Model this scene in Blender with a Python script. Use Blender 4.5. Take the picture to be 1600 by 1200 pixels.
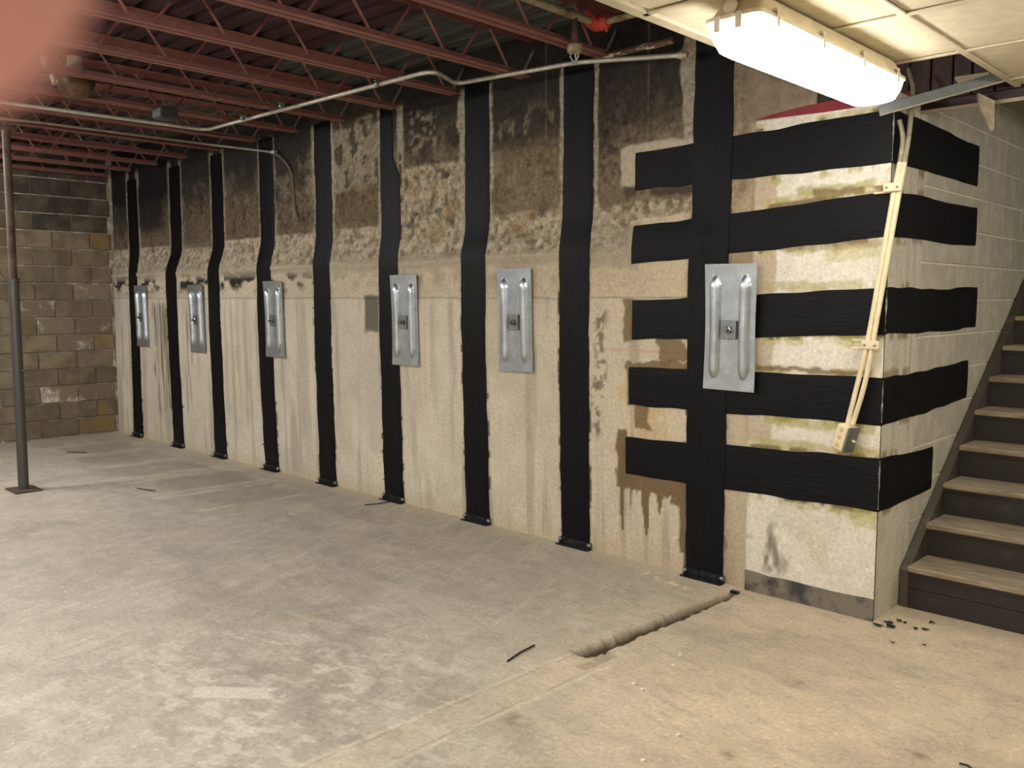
import bpy, math, random
import numpy as np
from mathutils import Vector, Matrix

for o in list(bpy.data.objects):
    bpy.data.objects.remove(o, do_unlink=True)
scene = bpy.context.scene
COL = scene.collection
random.seed(7)
RNG = np.random.RandomState(11)

# ------------------------------------------------------------------ camera
# X runs along the long wall (towards the stairs), Y into the stairwell, Z up.
FPX = 1374.886
CAM = np.array([1.594, -4.189, 1.55])
def _axes():
    r = lambda p: np.array([(p[0]-800)/FPX, (p[1]-600)/FPX, 1.0])
    y = r((2125, 467)); y /= np.linalg.norm(y)
    x = -r((-640, 467)); x /= np.linalg.norm(x)
    return np.array([x, y, np.cross(x, y)])
ROT = _axes()
cam_d = bpy.data.cameras.new('camera')
cam = bpy.data.objects.new('camera', cam_d)
COL.objects.link(cam)
M3 = Matrix([[ROT[i][0], -ROT[i][1], -ROT[i][2]] for i in range(3)])
cam.matrix_world = Matrix.Translation(Vector(CAM)) @ M3.to_4x4()
cam_d.sensor_width = 36.0
cam_d.lens = FPX/1600*36.0
cam_d.clip_start = 0.004
cam_d.clip_end = 60
cam_d.dof.use_dof = True
cam_d.dof.focus_distance = 4.8
cam_d.dof.aperture_fstop = 12.0
scene.camera = cam

# ------------------------------------------------------------------ world, exposure
world = bpy.data.worlds.new('world')
scene.world = world
world.use_nodes = True
world.node_tree.nodes['Background'].inputs[0].default_value = (0.5, 0.5, 0.52, 1)
world.node_tree.nodes['Background'].inputs[1].default_value = 0.02
vs = scene.view_settings
vs.view_transform = 'Standard'
vs.look = 'None'
vs.gamma = 1.0
vs.use_curve_mapping = False
vs.exposure = 1.45
LAMP = 12.0            # radiance of a lit diffuser

# real points of the room from where their outlines meet its planes
def _w(px, py):
    return ROT @ np.array([(px-800)/FPX, (py-600)/FPX, 1.0])
def onY(px, py, Y=0.0):
    d = _w(px, py); return CAM + d*((Y-CAM[1])/d[1])
def onX(px, py, X=0.0):
    d = _w(px, py); return CAM + d*((X-CAM[0])/d[0])
def onZ(px, py, Z=0.0):
    d = _w(px, py); return CAM + d*((Z-CAM[2])/d[2])

# ------------------------------------------------------------------ noise
def _hash(ix, iy, seed):
    h = (ix.astype(np.int64)*374761393 + iy.astype(np.int64)*668265263 + seed*974711) & 0x7fffffff
    h = ((h ^ (h >> 13))*1274126177) & 0x7fffffff
    h = (h ^ (h >> 16)) & 0xffff
    return h/65535.0
def vnoise(x, y, seed=0):
    x = np.asarray(x, float); y = np.asarray(y, float)
    ix = np.floor(x); iy = np.floor(y)
    fx = x-ix; fy = y-iy
    fx = fx*fx*(3-2*fx); fy = fy*fy*(3-2*fy)
    a = _hash(ix, iy, seed); b = _hash(ix+1, iy, seed)
    c = _hash(ix, iy+1, seed); d = _hash(ix+1, iy+1, seed)
    return (a*(1-fx)+b*fx)*(1-fy)+(c*(1-fx)+d*fx)*fy
def fbm(x, y, octv=4, seed=0, gain=0.5):
    s = 0; a = 1; t = 0
    for i in range(octv):
        s = s+a*vnoise(x*2**i+13.7*i, y*2**i+7.1*i, seed+i*17); t += a; a *= gain
    return s/t
def sst(a, b, x):
    t = np.clip((x-a)/(b-a), 0, 1); return t*t*(3-2*t)
def lin(r, g, b):
    f = lambda c: (c/255/12.92) if c/255 <= 0.04045 else ((c/255+0.055)/1.055)**2.4
    return np.array([f(r), f(g), f(b)])

# ------------------------------------------------------------------ materials
MATS = {}
def mat(name, rgb, rough=0.7, metal=0.0, var=0.0, scale=20.0, bump=0.0, bscale=60.0, stretch=(1, 1, 1),
        rgb2=None, lo=0.45, hi=0.62, obj_var=0.0, emit=None, spec=0.5, coat=0.0, coords='Object'):
    if name in MATS: return MATS[name]
    m = bpy.data.materials.new(name); m.use_nodes = True; MATS[name] = m
    nt = m.node_tree; N = nt.nodes; L = nt.links
    b = N['Principled BSDF']
    b.inputs['Roughness'].default_value = rough
    b.inputs['Metallic'].default_value = metal
    b.inputs['Specular IOR Level'].default_value = spec
    b.inputs['Coat Weight'].default_value = coat
    c = tuple(lin(*rgb))+(1,)
    b.inputs['Base Color'].default_value = c
    tc = N.new('ShaderNodeTexCoord'); mp = N.new('ShaderNodeMapping')
    if coords == 'World':
        geo = N.new('ShaderNodeNewGeometry'); L.new(geo.outputs['Position'], mp.inputs[0])
    else:
        L.new(tc.outputs[coords], mp.inputs[0]); mp.inputs['Scale'].default_value = stretch
    cur = None
    if rgb2 is not None or var > 0:
        n = N.new('ShaderNodeTexNoise'); n.inputs['Scale'].default_value = scale
        n.inputs['Detail'].default_value = 7; n.inputs['Roughness'].default_value = 0.65
        L.new(mp.outputs[0], n.inputs[0])
        r = N.new('ShaderNodeValToRGB')
        r.color_ramp.elements[0].position = lo; r.color_ramp.elements[1].position = hi
        if rgb2 is None:
            r.color_ramp.elements[0].color = tuple(np.array(c[:3])*(1-var))+(1,)
            r.color_ramp.elements[1].color = tuple(np.minimum(np.array(c[:3])*(1+var), 1))+(1,)
        else:
            r.color_ramp.elements[0].color = c
            r.color_ramp.elements[1].color = tuple(lin(*rgb2))+(1,)
        L.new(n.outputs['Fac'], r.inputs[0]); cur = r.outputs[0]
    if obj_var > 0:
        oi = N.new('ShaderNodeObjectInfo'); mr = N.new('ShaderNodeMapRange')
        mr.inputs[3].default_value = 1-obj_var; mr.inputs[4].default_value = 1+obj_var
        L.new(oi.outputs['Random'], mr.inputs[0])
        vm = N.new('ShaderNodeVectorMath'); vm.operation = 'SCALE'
        if cur is None: vm.inputs[0].default_value = c[:3]
        else: L.new(cur, vm.inputs[0])
        L.new(mr.outputs[0], vm.inputs['Scale']); cur = vm.outputs[0]
    if cur is not None: L.new(cur, b.inputs['Base Color'])
    if bump > 0:
        n2 = N.new('ShaderNodeTexNoise'); n2.inputs['Scale'].default_value = bscale
        n2.inputs['Detail'].default_value = 6
        L.new(mp.outputs[0], n2.inputs[0])
        bp = N.new('ShaderNodeBump'); bp.inputs['Strength'].default_value = bump; bp.inputs['Distance'].default_value = 0.01
        L.new(n2.outputs['Fac'], bp.inputs['Height']); L.new(bp.outputs[0], b.inputs['Normal'])
    if emit is not None:
        b.inputs['Emission Color'].default_value = tuple(emit[:3])+(1,)
        b.inputs['Emission Strength'].default_value = emit[3]
    return m

def vcol_mat(name, rough=0.85, fine=55.0, amp=0.16, bump=0.25, bscale=70.0, rough_attr=False, stretch=(1, 1, 1), spec=0.35, flecks=()):
    """colour from the 'Col' attribute (stains and coats of the surface itself), broken up by fine grain"""
    m = bpy.data.materials.new(name); m.use_nodes = True
    nt = m.node_tree; N = nt.nodes; L = nt.links; b = N['Principled BSDF']
    b.inputs['Roughness'].default_value = rough
    b.inputs['Specular IOR Level'].default_value = spec
    at = N.new('ShaderNodeAttribute'); at.attribute_name = 'Col'
    tc = N.new('ShaderNodeTexCoord'); mp = N.new('ShaderNodeMapping'); mp.inputs['Scale'].default_value = stretch
    L.new(tc.outputs['Object'], mp.inputs[0])
    n = N.new('ShaderNodeTexNoise'); n.inputs['Scale'].default_value = fine; n.inputs['Detail'].default_value = 8
    n.inputs['Roughness'].default_value = 0.7
    L.new(mp.outputs[0], n.inputs[0])
    mr = N.new('ShaderNodeMapRange'); mr.inputs[1].default_value = 0.3; mr.inputs[2].default_value = 0.7
    mr.inputs[3].default_value = 1-amp; mr.inputs[4].default_value = 1+amp
    L.new(n.outputs['Fac'], mr.inputs[0])
    fac = mr.outputs[0]
    if rough_attr:
        ca = N.new('ShaderNodeAttribute'); ca.attribute_name = 'chip'
        n3 = N.new('ShaderNodeTexNoise'); n3.inputs['Scale'].default_value = 26; n3.inputs['Detail'].default_value = 9
        n3.inputs['Roughness'].default_value = 0.75
        L.new(tc.outputs['Object'], n3.inputs[0])
        m3 = N.new('ShaderNodeMapRange'); m3.inputs[1].default_value = 0.36; m3.inputs[2].default_value = 0.64
        m3.inputs[3].default_value = 0.5; m3.inputs[4].default_value = 1.5
        L.new(n3.outputs['Fac'], m3.inputs[0])
        mx = N.new('ShaderNodeMix'); mx.inputs[2].default_value = 1.0
        L.new(ca.outputs['Fac'], mx.inputs[0]); L.new(m3.outputs[0], mx.inputs[3])
        ml = N.new('ShaderNodeMath'); ml.operation = 'MULTIPLY'
        L.new(fac, ml.inputs[0]); L.new(mx.outputs[0], ml.inputs[1]); fac = ml.outputs[0]
    for (sc_, st_, p0, p1, gain) in flecks:
        mq = N.new('ShaderNodeMapping'); mq.inputs['Scale'].default_value = st_; mq.inputs['Rotation'].default_value = (0, 0, .6 if st_[0] != st_[1] else 0)
        L.new(tc.outputs['Object'], mq.inputs[0])
        nq = N.new('ShaderNodeTexNoise'); nq.inputs['Scale'].default_value = sc_; nq.inputs['Detail'].default_value = 4
        L.new(mq.outputs[0], nq.inputs[0])
        mk = N.new('ShaderNodeMapRange'); mk.inputs[1].default_value = p0; mk.inputs[2].default_value = p1
        mk.inputs[3].default_value = 1.0; mk.inputs[4].default_value = gain
        L.new(nq.outputs['Fac'], mk.inputs[0])
        mm = N.new('ShaderNodeMath'); mm.operation = 'MULTIPLY'
        L.new(fac, mm.inputs[0]); L.new(mk.outputs[0], mm.inputs[1]); fac = mm.outputs[0]
    vm = N.new('ShaderNodeVectorMath'); vm.operation = 'SCALE'
    L.new(at.outputs['Color'], vm.inputs[0]); L.new(fac, vm.inputs['Scale'])
    L.new(vm.outputs[0], b.inputs['Base Color'])
    n2 = N.new('ShaderNodeTexNoise'); n2.inputs['Scale'].default_value = bscale; n2.inputs['Detail'].default_value = 6
    L.new(tc.outputs['Object'], n2.inputs[0])
    bp = N.new('ShaderNodeBump'); bp.inputs['Strength'].default_value = bump; bp.inputs['Distance'].default_value = 0.01
    L.new(n2.outputs['Fac'], bp.inputs['Height'])
    if rough_attr:
        ra = N.new('ShaderNodeAttribute'); ra.attribute_name = 'chip'
        mr2 = N.new('ShaderNodeMapRange'); mr2.inputs[3].default_value = bump; mr2.inputs[4].default_value = 1.0
        L.new(ra.outputs['Fac'], mr2.inputs[0]); L.new(mr2.outputs[0], bp.inputs['Strength'])
    L.new(bp.outputs[0], b.inputs['Normal'])
    return m

# ------------------------------------------------------------------ mesh helpers
class MB:
    def __init__(s): s.v = []; s.f = []
    def add(s, vs, fs):
        o = len(s.v); s.v += [tuple(map(float, p)) for p in vs]
        s.f += [tuple(i+o for i in q) for q in fs]; return s
    def box(s, c, size, M=None, ch=0.0):
        x, y, z = [d/2 for d in size]
        if ch <= 0:
            P = [(-x,-y,-z),(x,-y,-z),(x,y,-z),(-x,y,-z),(-x,-y,z),(x,-y,z),(x,y,z),(-x,y,z)]
            F = [(0,3,2,1),(4,5,6,7),(0,1,5,4),(1,2,6,5),(2,3,7,6),(3,0,4,7)]
        else:
            P = []; F = []
            idx = {}
            for sx in (-1, 1):
                for sy in (-1, 1):
                    for sz in (-1, 1):
                        for a in range(3):
                            q = [sx*(x-ch), sy*(y-ch), sz*(z-ch)]
                            q[a] = [sx*x, sy*y, sz*z][a]
                            idx[(sx, sy, sz, a)] = len(P); P.append(tuple(q))
            for a in range(3):
                b_, c_ = [(1, 2), (2, 0), (0, 1)][a]
                for sg in (-1, 1):
                    q = []
                    for (u, w) in ((-1,-1),(1,-1),(1,1),(-1,1)):
                        k = [0, 0, 0]; k[a] = sg; k[b_] = u; k[c_] = w
                        q.append(idx[(k[0], k[1], k[2], a)])
                    F.append(tuple(q if sg > 0 else q[::-1]))
            for a in range(3):      # edges along axis a
                b_, c_ = [(1, 2), (2, 0), (0, 1)][a]
                for u in (-1, 1):
                    for w in (-1, 1):
                        k0 = [0, 0, 0]; k0[a] = -1; k0[b_] = u; k0[c_] = w
                        k1 = list(k0); k1[a] = 1
                        q = [idx[(*k0, b_)], idx[(*k1, b_)], idx[(*k1, c_)], idx[(*k0, c_)]]
                        F.append(tuple(q if u*w > 0 else q[::-1]))
            for sx in (-1, 1):
                for sy in (-1, 1):
                    for sz in (-1, 1):
                        q = [idx[(sx, sy, sz, a)] for a in range(3)]
                        F.append(tuple(q if sx*sy*sz > 0 else q[::-1]))
        c = np.array(c, float)
        if M is not None: P = [tuple(np.array(M)@np.array(p)) for p in P]
        return s.add([np.array(p)+c for p in P], F)
    def tube(s, path, r, seg=10, cap=True):
        path = [np.array(p, float) for p in path]; n = len(path)
        rr = r if hasattr(r, '__len__') else [r]*n
        T = []
        for i in range(n):
            a = path[max(i-1, 0)]; b = path[min(i+1, n-1)]
            t = b-a; T.append(t/(np.linalg.norm(t)+1e-12))
        up = np.array([0, 0, 1.]) if abs(T[0][2]) < 0.9 else np.array([1., 0, 0])
        u = np.cross(T[0], up); u /= np.linalg.norm(u)
        V = []; F = []
        for i in range(n):
            u = u-T[i]*np.dot(u, T[i]); u /= np.linalg.norm(u)
            w = np.cross(T[i], u)
            for k in range(seg):
                a = 2*math.pi*k/seg
                V.append(path[i]+rr[i]*(math.cos(a)*u+math.sin(a)*w))
        for i in range(n-1):
            for k in range(seg):
                a = i*seg+k; b = i*seg+(k+1) % seg
                F.append((a, b, b+seg, a+seg))
        if cap:
            F.append(tuple(range(seg))[::-1]); F.append(tuple((n-1)*seg+k for k in range(seg)))
        return s.add(V, F)
    def lathe(s, prof, o=(0, 0, 0), axis='z', seg=20, M=None):
        V = []; F = []; n = len(prof); o = np.array(o, float)
        for (r, h) in prof:
            for k in range(seg):
                a = 2*math.pi*k/seg
                p = np.array([r*math.cos(a), r*math.sin(a), h])
                if axis == 'y': p = np.array([p[0], -p[2], p[1]])
                if axis == 'x': p = np.array([p[2], p[0], p[1]])
                if M is not None: p = np.array(M)@p
                V.append(o+p)
        for i in range(n-1):
            for k in range(seg):
                a = i*seg+k; b = i*seg+(k+1) % seg
                F.append((a, b, b+seg, a+seg))
        F.append(tuple(range(seg))[::-1]); F.append(tuple((n-1)*seg+k for k in range(seg)))
        return s.add(V, F)
    def prism(s, poly, axis, a, b):
        """closed polygon (2d) extruded along axis 'x','y' or 'z' from a to b"""
        def P(q, t):
            if axis == 'x': return (t, q[0], q[1])
            if axis == 'y': return (q[0], t, q[1])
            return (q[0], q[1], t)
        n = len(poly)
        V = [P(q, a) for q in poly]+[P(q, b) for q in poly]
        F = [tuple(range(n))[::-1], tuple(range(n, 2*n))]
        F += [(i, (i+1) % n, n+(i+1) % n, n+i) for i in range(n)]
        return s.add(V, F)
    def sheet(s, front, back):
        """closed slab between two point grids of shape [n,m,3]"""
        n, m = front.shape[:2]
        V = np.concatenate([front.reshape(-1, 3), back.reshape(-1, 3)])
        F = []; o = n*m
        for i in range(n-1):
            for j in range(m-1):
                a = i*m+j
                F.append((a, a+1, a+m+1, a+m)); F.append((o+a, o+a+m, o+a+m+1, o+a+1))
        for j in range(m-1):
            F.append((j, o+j, o+j+1, j+1)); a = (n-1)*m+j; F.append((a, a+1, o+a+1, o+a))
        for i in range(n-1):
            a = i*m; F.append((a, a+m, o+a+m, o+a)); a = i*m+m-1; F.append((a, o+a, o+a+m, a+m))
        return s.add(V, F)
    def mesh(s, name, m=None, smooth=False, fix=True):
        me = bpy.data.meshes.new(name)
        me.from_pydata(s.v, [], s.f)
        if fix:
            import bmesh
            bm = bmesh.new(); bm.from_mesh(me)
            bmesh.ops.recalc_face_normals(bm, faces=bm.faces[:]); bm.to_mesh(me); bm.free()
        if m: me.materials.append(m)
        if smooth:
            me.polygons.foreach_set('use_smooth', [True]*len(me.polygons))
            try: me.set_sharp_from_angle(angle=math.radians(40))
            except Exception: pass
        me.update(); return me
    def obj(s, name, m, parent=None, smooth=False):
        return link(name, s.mesh(name, m, smooth), parent)

def link(name, me, parent=None, loc=None):
    o = bpy.data.objects.new(name, me); COL.objects.link(o)
    if loc is not None: o.location = loc
    if parent is not None:
        o.parent = parent
        o.matrix_parent_inverse = Matrix.Translation(parent.location).inverted() if parent.location.length > 0 else Matrix()
    return o
def tag(o, label, cat, group=None, kind=None):
    o['label'] = label; o['category'] = cat
    if group: o['group'] = group
    if kind: o['kind'] = kind
    return o
def thing(name, loc, label, cat, group=None):
    o = bpy.data.objects.new(name, None); COL.objects.link(o)
    o.location = loc; o.empty_display_size = 0.1
    return tag(o, label, cat, group)
def structure(o, label=None):
    o['kind'] = 'structure'
    if label: o['label'] = label
    return o

def grid_obj(name, U, W, pos, colour, m, chip=None):
    """dense grid over U x W; pos -> [.,.,3], colour -> [.,.,3] stored as 'Col'"""
    nu, nw = len(U), len(W)
    uu, ww = np.meshgrid(U, W, indexing='ij')
    P = pos(uu, ww).reshape(-1, 3)
    i, j = np.meshgrid(np.arange(nu-1), np.arange(nw-1), indexing='ij')
    a = (i*nw+j).ravel()
    F = np.stack([a, a+nw, a+nw+1, a+1], 1)
    me = bpy.data.meshes.new(name)
    me.vertices.add(len(P)); me.vertices.foreach_set('co', P.ravel().astype(np.float32))
    nf = len(F)
    me.loops.add(nf*4); me.loops.foreach_set('vertex_index', F.ravel().astype(np.int32))
    me.polygons.add(nf)
    me.polygons.foreach_set('loop_start', (np.arange(nf)*4).astype(np.int32))
    me.polygons.foreach_set('use_smooth', np.ones(nf, bool))
    me.update(calc_edges=True)
    c = np.clip(colour(uu, ww), 0.002, 0.95).reshape(-1, 3)
    at = me.attributes.new('Col', 'FLOAT_COLOR', 'POINT')
    at.data.foreach_set('color', np.concatenate([c, np.ones((len(c), 1))], 1).ravel().astype(np.float32))
    if chip is not None:
        at = me.attributes.new('chip', 'FLOAT', 'POINT')
        at.data.foreach_set('value', chip(uu, ww).ravel().astype(np.float32))
    me.materials.append(m)
    return link(name, me)
def mixc(c, col, k):
    k = np.clip(k, 0, 1)[..., None]
    return c*(1-k)+np.asarray(col)*k

# ------------------------------------------------------------------ wall profile (a bowed wall, pushed in at mid height)
STRIPS = [-8.276, -7.272, -6.380, -5.440, -4.555, -3.678, -2.747, -1.864, -0.934]
SW = 0.232
def face0(x, z):
    up = np.interp(x, [-8.9, -8.4, -7.4, -6.5, -5.5, -4.6, -3.8, -2.0, -1.0, -0.68, 0],
                   [.036, .036, .048, .046, .014, .004, .002, -.002, -.012, -.010, -.010])
    lo = np.interp(x, [-8.9, -8.4, -7.9, -7.4, -6.5, -5.5, -4.6, -3.8, -2.9, -2.0, -1.0, -0.72, -0.66, 0],
                   [.012, .012, -.005, -.029, -.022, -.040, -.031, -.029, -.041, -.042, -.034, -.014, -.010, -.010])
    t = sst(1.80, 2.08, z)
    low = lo*(0.25+0.75*sst(0.0, 1.45, z))*sst(-0.05, 0.25, z)
    pier = sst(-0.70, -0.66, x)
    y = low*(1-t)+up*t
    return y*(1-pier)+(-0.010)*pier
def under_strip(x):
    d = np.min([np.abs(x-s) for s in STRIPS], axis=0)
    return sst(SW/2+0.035, SW/2+0.005, d)
def chipmask(x, z):
    n = fbm(x*3, z*3, 3, 5)
    top = 2.09+0.05*(n-.5)+np.where((x > -3.56) & (x < -2.86), .38, 0)+np.where(x > -1.75, 0.03, 0)
    m = sst(1.80, 1.88, z+0.06*(n-.5))*sst(top+.02, top-.02, z)
    bandz = np.where(x > -1.475, np.where((z < 2.00+.05*(x+1.47)) | (z > 2.15), 1.0, 0.0), 0.0)
    return m*sst(-0.70, -0.82, x)*(1-bandz)
def chipdisp(x, z):
    m = chipmask(x, z)*(1-under_strip(x))
    h = fbm(x*30, z*24, 4, 9)-.5
    led = np.exp(-((z-1.80-0.03*vnoise(x*4, x*0, 3))/0.035)**2)*sst(-1.5, -1.75, x)*(1-under_strip(x))
    return -m*(0.034*h-0.004)-0.028*led+0.004*(fbm(x*40, z*40, 2, 3)-.5)*m
def face(x, z):
    return face0(x, z)+chipdisp(x, z)

# ------------------------------------------------------------------ structure: long wall
CONC = lin(208, 199, 181)
def rect(x, z, x0, x1, z0, z1, e=0.012, amp=0.03, fr=9, seed=1):
    n1 = (fbm(x*fr, z*fr, 3, seed)-.5)*2*amp
    n2 = (fbm(x*fr+31, z*fr+17, 3, seed+5)-.5)*2*amp
    return sst(x0-e, x0+e, x+n1)*sst(x1+e, x1-e, x+n1)*sst(z0-e, z0+e, z+n2)*sst(z1+e, z1-e, z+n2)
def BANDS_line():
    return []
# five horizontal bands: left end x, then (z_bottom, z_top) at the left end, at the corner, at the right end, and right end y
BANDS = [(-1.437, 2.166, 2.375, 2.169, 2.415, 2.180, 2.400, 1.235),
         (-1.436, 1.748, 1.961, 1.835, 2.045, 1.847, 2.059, 1.255),
         (-1.425, 1.317, 1.539, 1.384, 1.601, 1.384, 1.612, 1.325),
         (-1.445, 0.934, 1.159, 0.955, 1.180, 0.983, 1.194, 1.225),
         (-1.470, 0.519, 0.741, 0.540, 0.800, 0.541, 0.760, 0.705)]
def band_z(b, x):
    t = np.clip((x-b[0])/(0-b[0]), 0, 1)
    return b[1]+(b[3]-b[1])*t, b[2]+(b[4]-b[2])*t

def wall_colour(x, z):
    n_l = fbm(x*1.3, z*1.1, 4, 21)
    n_m = fbm(x*6, z*6, 4, 22)
    n_f = fbm(x*28, z*28, 3, 23)
    streak = fbm(x*16, z*0.9, 4, 24)
    streak2 = fbm(x*45, z*1.6, 3, 25)
    c = np.ones(x.shape+(3,))*CONC
    c = c*(0.86+0.30*n_l)[..., None]
    c = c*(0.88+0.24*n_m)[..., None]
    low = sst(1.60, 1.50, z)
    c = c*(1-0.26*(sst(.52, .70, streak)*low)[..., None])
    c = mixc(c, lin(196, 188, 168), sst(.60, .75, streak2)*low*0.45)
    # rusty runs far along the wall
    c = mixc(c, lin(112, 84, 58), rect(x, z, -7.75, -7.40, .35, 1.5, .05, .08, 5, 3)*sst(.40, .62, streak2)*.75)
    c = mixc(c, lin(120, 92, 66), rect(x, z, -7.10, -6.86, .2, 1.45, .05, .06, 5, 4)*sst(.45, .62, streak2)*.6)
    c = mixc(c, lin(205, 202, 192), rect(x, z, -8.70, -8.48, 1.25, 1.62, .03, .09, 8, 6)*.8)
    # panel tints
    pt = np.interp(x, [-8.8, -7, -5, -4, -3.2, -2.2, -1.4], [0, .05, .1, .25, .3, .5, .6])
    c = mixc(c, c*np.array([1.06, 1.0, .88]), pt)
    c = c*(1-0.10*(sst(.5, .7, fbm(x*3, z*2, 3, 77))*rect(x, z, -4.5, -3.9, 0, 1.6, .2, .1, 3, 8))[..., None])
    # gap between the last two vertical strips: warm, stained
    g8 = rect(x, z, -1.76, -1.05, -.1, 1.8, .01, .0, 5, 9)
    c = mixc(c, lin(190, 160, 112), g8*sst(.42, .68, n_l*.5+n_m*.5)*.7)
    c = mixc(c, lin(105, 90, 66), g8*rect(x, z, -1.72, -1.62, .75, 1.5, .03, .06, 7, 10)*sst(.42, .6, n_f)*.8)
    c = mixc(c, lin(205, 150, 118), rect(x, z, -1.6, -1.1, 1.245, 1.262, .006, .006, 5, 41)*.5)
    c = mixc(c, lin(205, 140, 105), rect(x, z, -1.36, -1.1, .445, .47, .008, .01, 5, 42)*.5)
    c = mixc(c, lin(205, 150, 118), rect(x, z, -3.28, -3.26, .8, 1.45, .006, .006, 5, 43)*.35)
    # dark damp patch beside the sixth strip
    c = mixc(c, lin(98, 93, 78), rect(x, z, -3.985, -3.78, 1.29, 1.575, .010, .018, 10, 12)*.92)
    c = mixc(c, lin(192, 183, 164), rect(x, z, -3.99, -3.80, .35, 1.29, .03, .05, 6, 13)*.5)
    # foot of the wall, dusty
    c = mixc(c, lin(190, 172, 142), sst(.16, .0, z+.06*(n_m-.5))*.45)
    # construction joint at 1.56 m
    jl = np.exp(-((z-1.555-.008*(vnoise(x*5, x*0, 61)-.5))/.006)**2)*sst(-.8, -.9, x)
    c = c*(1-.45*jl)[..., None]
    up = sst(1.555, 1.58, z)
    c = mixc(c, c*np.array([.92, .88, .82]), up)
    # chipped band, tan with pale and dark bits
    ch = chipmask(x, z)
    h = fbm(x*30, z*24, 4, 9)
    c = mixc(c, lin(148, 134, 108), ch*.6)
    c = mixc(c, lin(196, 184, 160), ch*sst(.50, .62, h)*.85)
    c = mixc(c, lin(84, 72, 54), ch*sst(.44, .30, h)*.55)
    # smooth fillet below the chips
    fil = np.exp(-((z-1.80-.02*(vnoise(x*3, x*0, 62)-.5))/.045)**2)*sst(-.9, -1.8, x)
    c = mixc(c, lin(170, 160, 140), fil*.6)
    # black mould line just under the fillet, far part of the wall
    far = sst(-4.2, -5.2, x)
    md = np.exp(-((z-1.70)/.075)**2)*sst(.46, .60, fbm(x*9, z*12, 4, 63))*(far*.9+.25)*sst(-1.8, -2.2, x)
    c = mixc(c, lin(48, 42, 36), md)
    # upper lift: brown, then soot towards the joists
    u2 = sst(2.085, 2.115, z-np.where((x > -3.56) & (x < -2.86), .40, 0)-.03*(n_m-.5))*sst(-.70, -.76, x)
    c = mixc(c, lin(116, 102, 82)*(.70+.6*n_m)[..., None], u2*.92)
    c = mixc(c, lin(92, 78, 60), u2*far*.6)
    soot_z = np.interp(x, [-8.8, -7, -5.6, -4.8, -4.6, -3.8, -3.6, -2.8, -2.7, -1.9, -1.75, -1.05, -.9, -.6, 0],
                       [2.25, 2.45, 2.42, 2.45, 2.80, 2.75, 2.55, 2.55, 2.52, 2.50, 2.38, 2.45, 2.9, 3.0, 3.0])
    so = sst(-.10, .16, z-soot_z+.30*(n_l-.5)+.16*(n_m-.5))
    c = mixc(c, lin(62, 55, 48), so*.90*sst(-.70, -.8, x))
    c = mixc(c, lin(34, 31, 30), sst(.05, .50, z-soot_z+.25*(n_l-.5))*.85*sst(-.95, -1.05, x))
    # patchy bare spots in the soot
    sp = sst(.58, .68, fbm(x*11, z*9, 4, 64))*sst(2.12, 2.3, z)*sst(2.85, 2.65, z)*sst(-.95, -1.05, x)
    pale_amt = np.interp(x, [-8.8, -5.6, -5.2, -4.6, -4.5, -3.8, -3.6, -2.7, -2.6, -1.9, -1.8], [.15, .2, .35, .4, .75, .75, .25, .3, .5, .45, .12])
    c = mixc(c, lin(158, 146, 124), sp*pale_amt)
    c = mixc(c, lin(36, 32, 28), sst(.60, .72, fbm(x*14+5, z*12, 4, 65))*sst(1.95, 2.1, z)*sst(-.95, -1.05, x)*.6)
    c = mixc(c, lin(168, 156, 134)*(.6+.75*n_f)[..., None], rect(x, z, -4.44, -3.80, 2.40, 2.93, .02, .05, 7, 160)*.75)
    c = mixc(c, lin(54, 48, 42), rect(x, z, -4.44, -3.80, 2.36, 2.95, .02, .02, 7, 161)*sst(.54, .64, fbm(x*13, z*11, 4, 162))*.8)
    c = mixc(c, lin(112, 96, 72)*(.8+.4*n_m)[..., None], rect(x, z, -4.44, -3.80, 2.10, 2.41, .03, .06, 7, 163)*.7)
    c = mixc(c, lin(104, 92, 74)*(.8+.4*n_m)[..., None], rect(x, z, -7.16, -6.50, 2.06, 2.34, .012, .02, 7, 164)*.8)
    c = mixc(c, lin(138, 120, 88)*(.65+.7*n_f)[..., None], rect(x, z, -2.63, -1.98, 2.12, 2.50, .05, .08, 6, 165)*.5)
    c = mixc(c, lin(164, 152, 130), rect(x, z, -3.42, -3.12, 2.60, 2.86, .03, .08, 7, 166)*sst(.45, .6, n_f)*.6)
    c = mixc(c, lin(160, 128, 82), chipmask(x, z)*rect(x, z, -3.50, -2.0, 1.95, 2.45, .05, .08, 4, 167)*sst(.42, .62, n_m)*.45)
    # very black stain beyond the first strip
    c = mixc(c, lin(20, 18, 18), rect(x, z, -8.15, -7.55, 2.28, 2.9, .08, .15, 4, 14)*.8)
    c = mixc(c, lin(16, 15, 16), rect(x, z, -8.9, -7.3, 2.62, 3.3, .06, .08, 4, 15)*.8)
    # formwork seams
    for sx in (-2.13, -1.36):
        c = mixc(c, lin(150, 135, 108), np.exp(-((x-sx)/.005)**2)*sst(2.0, 2.1, z)*.35)
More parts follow.
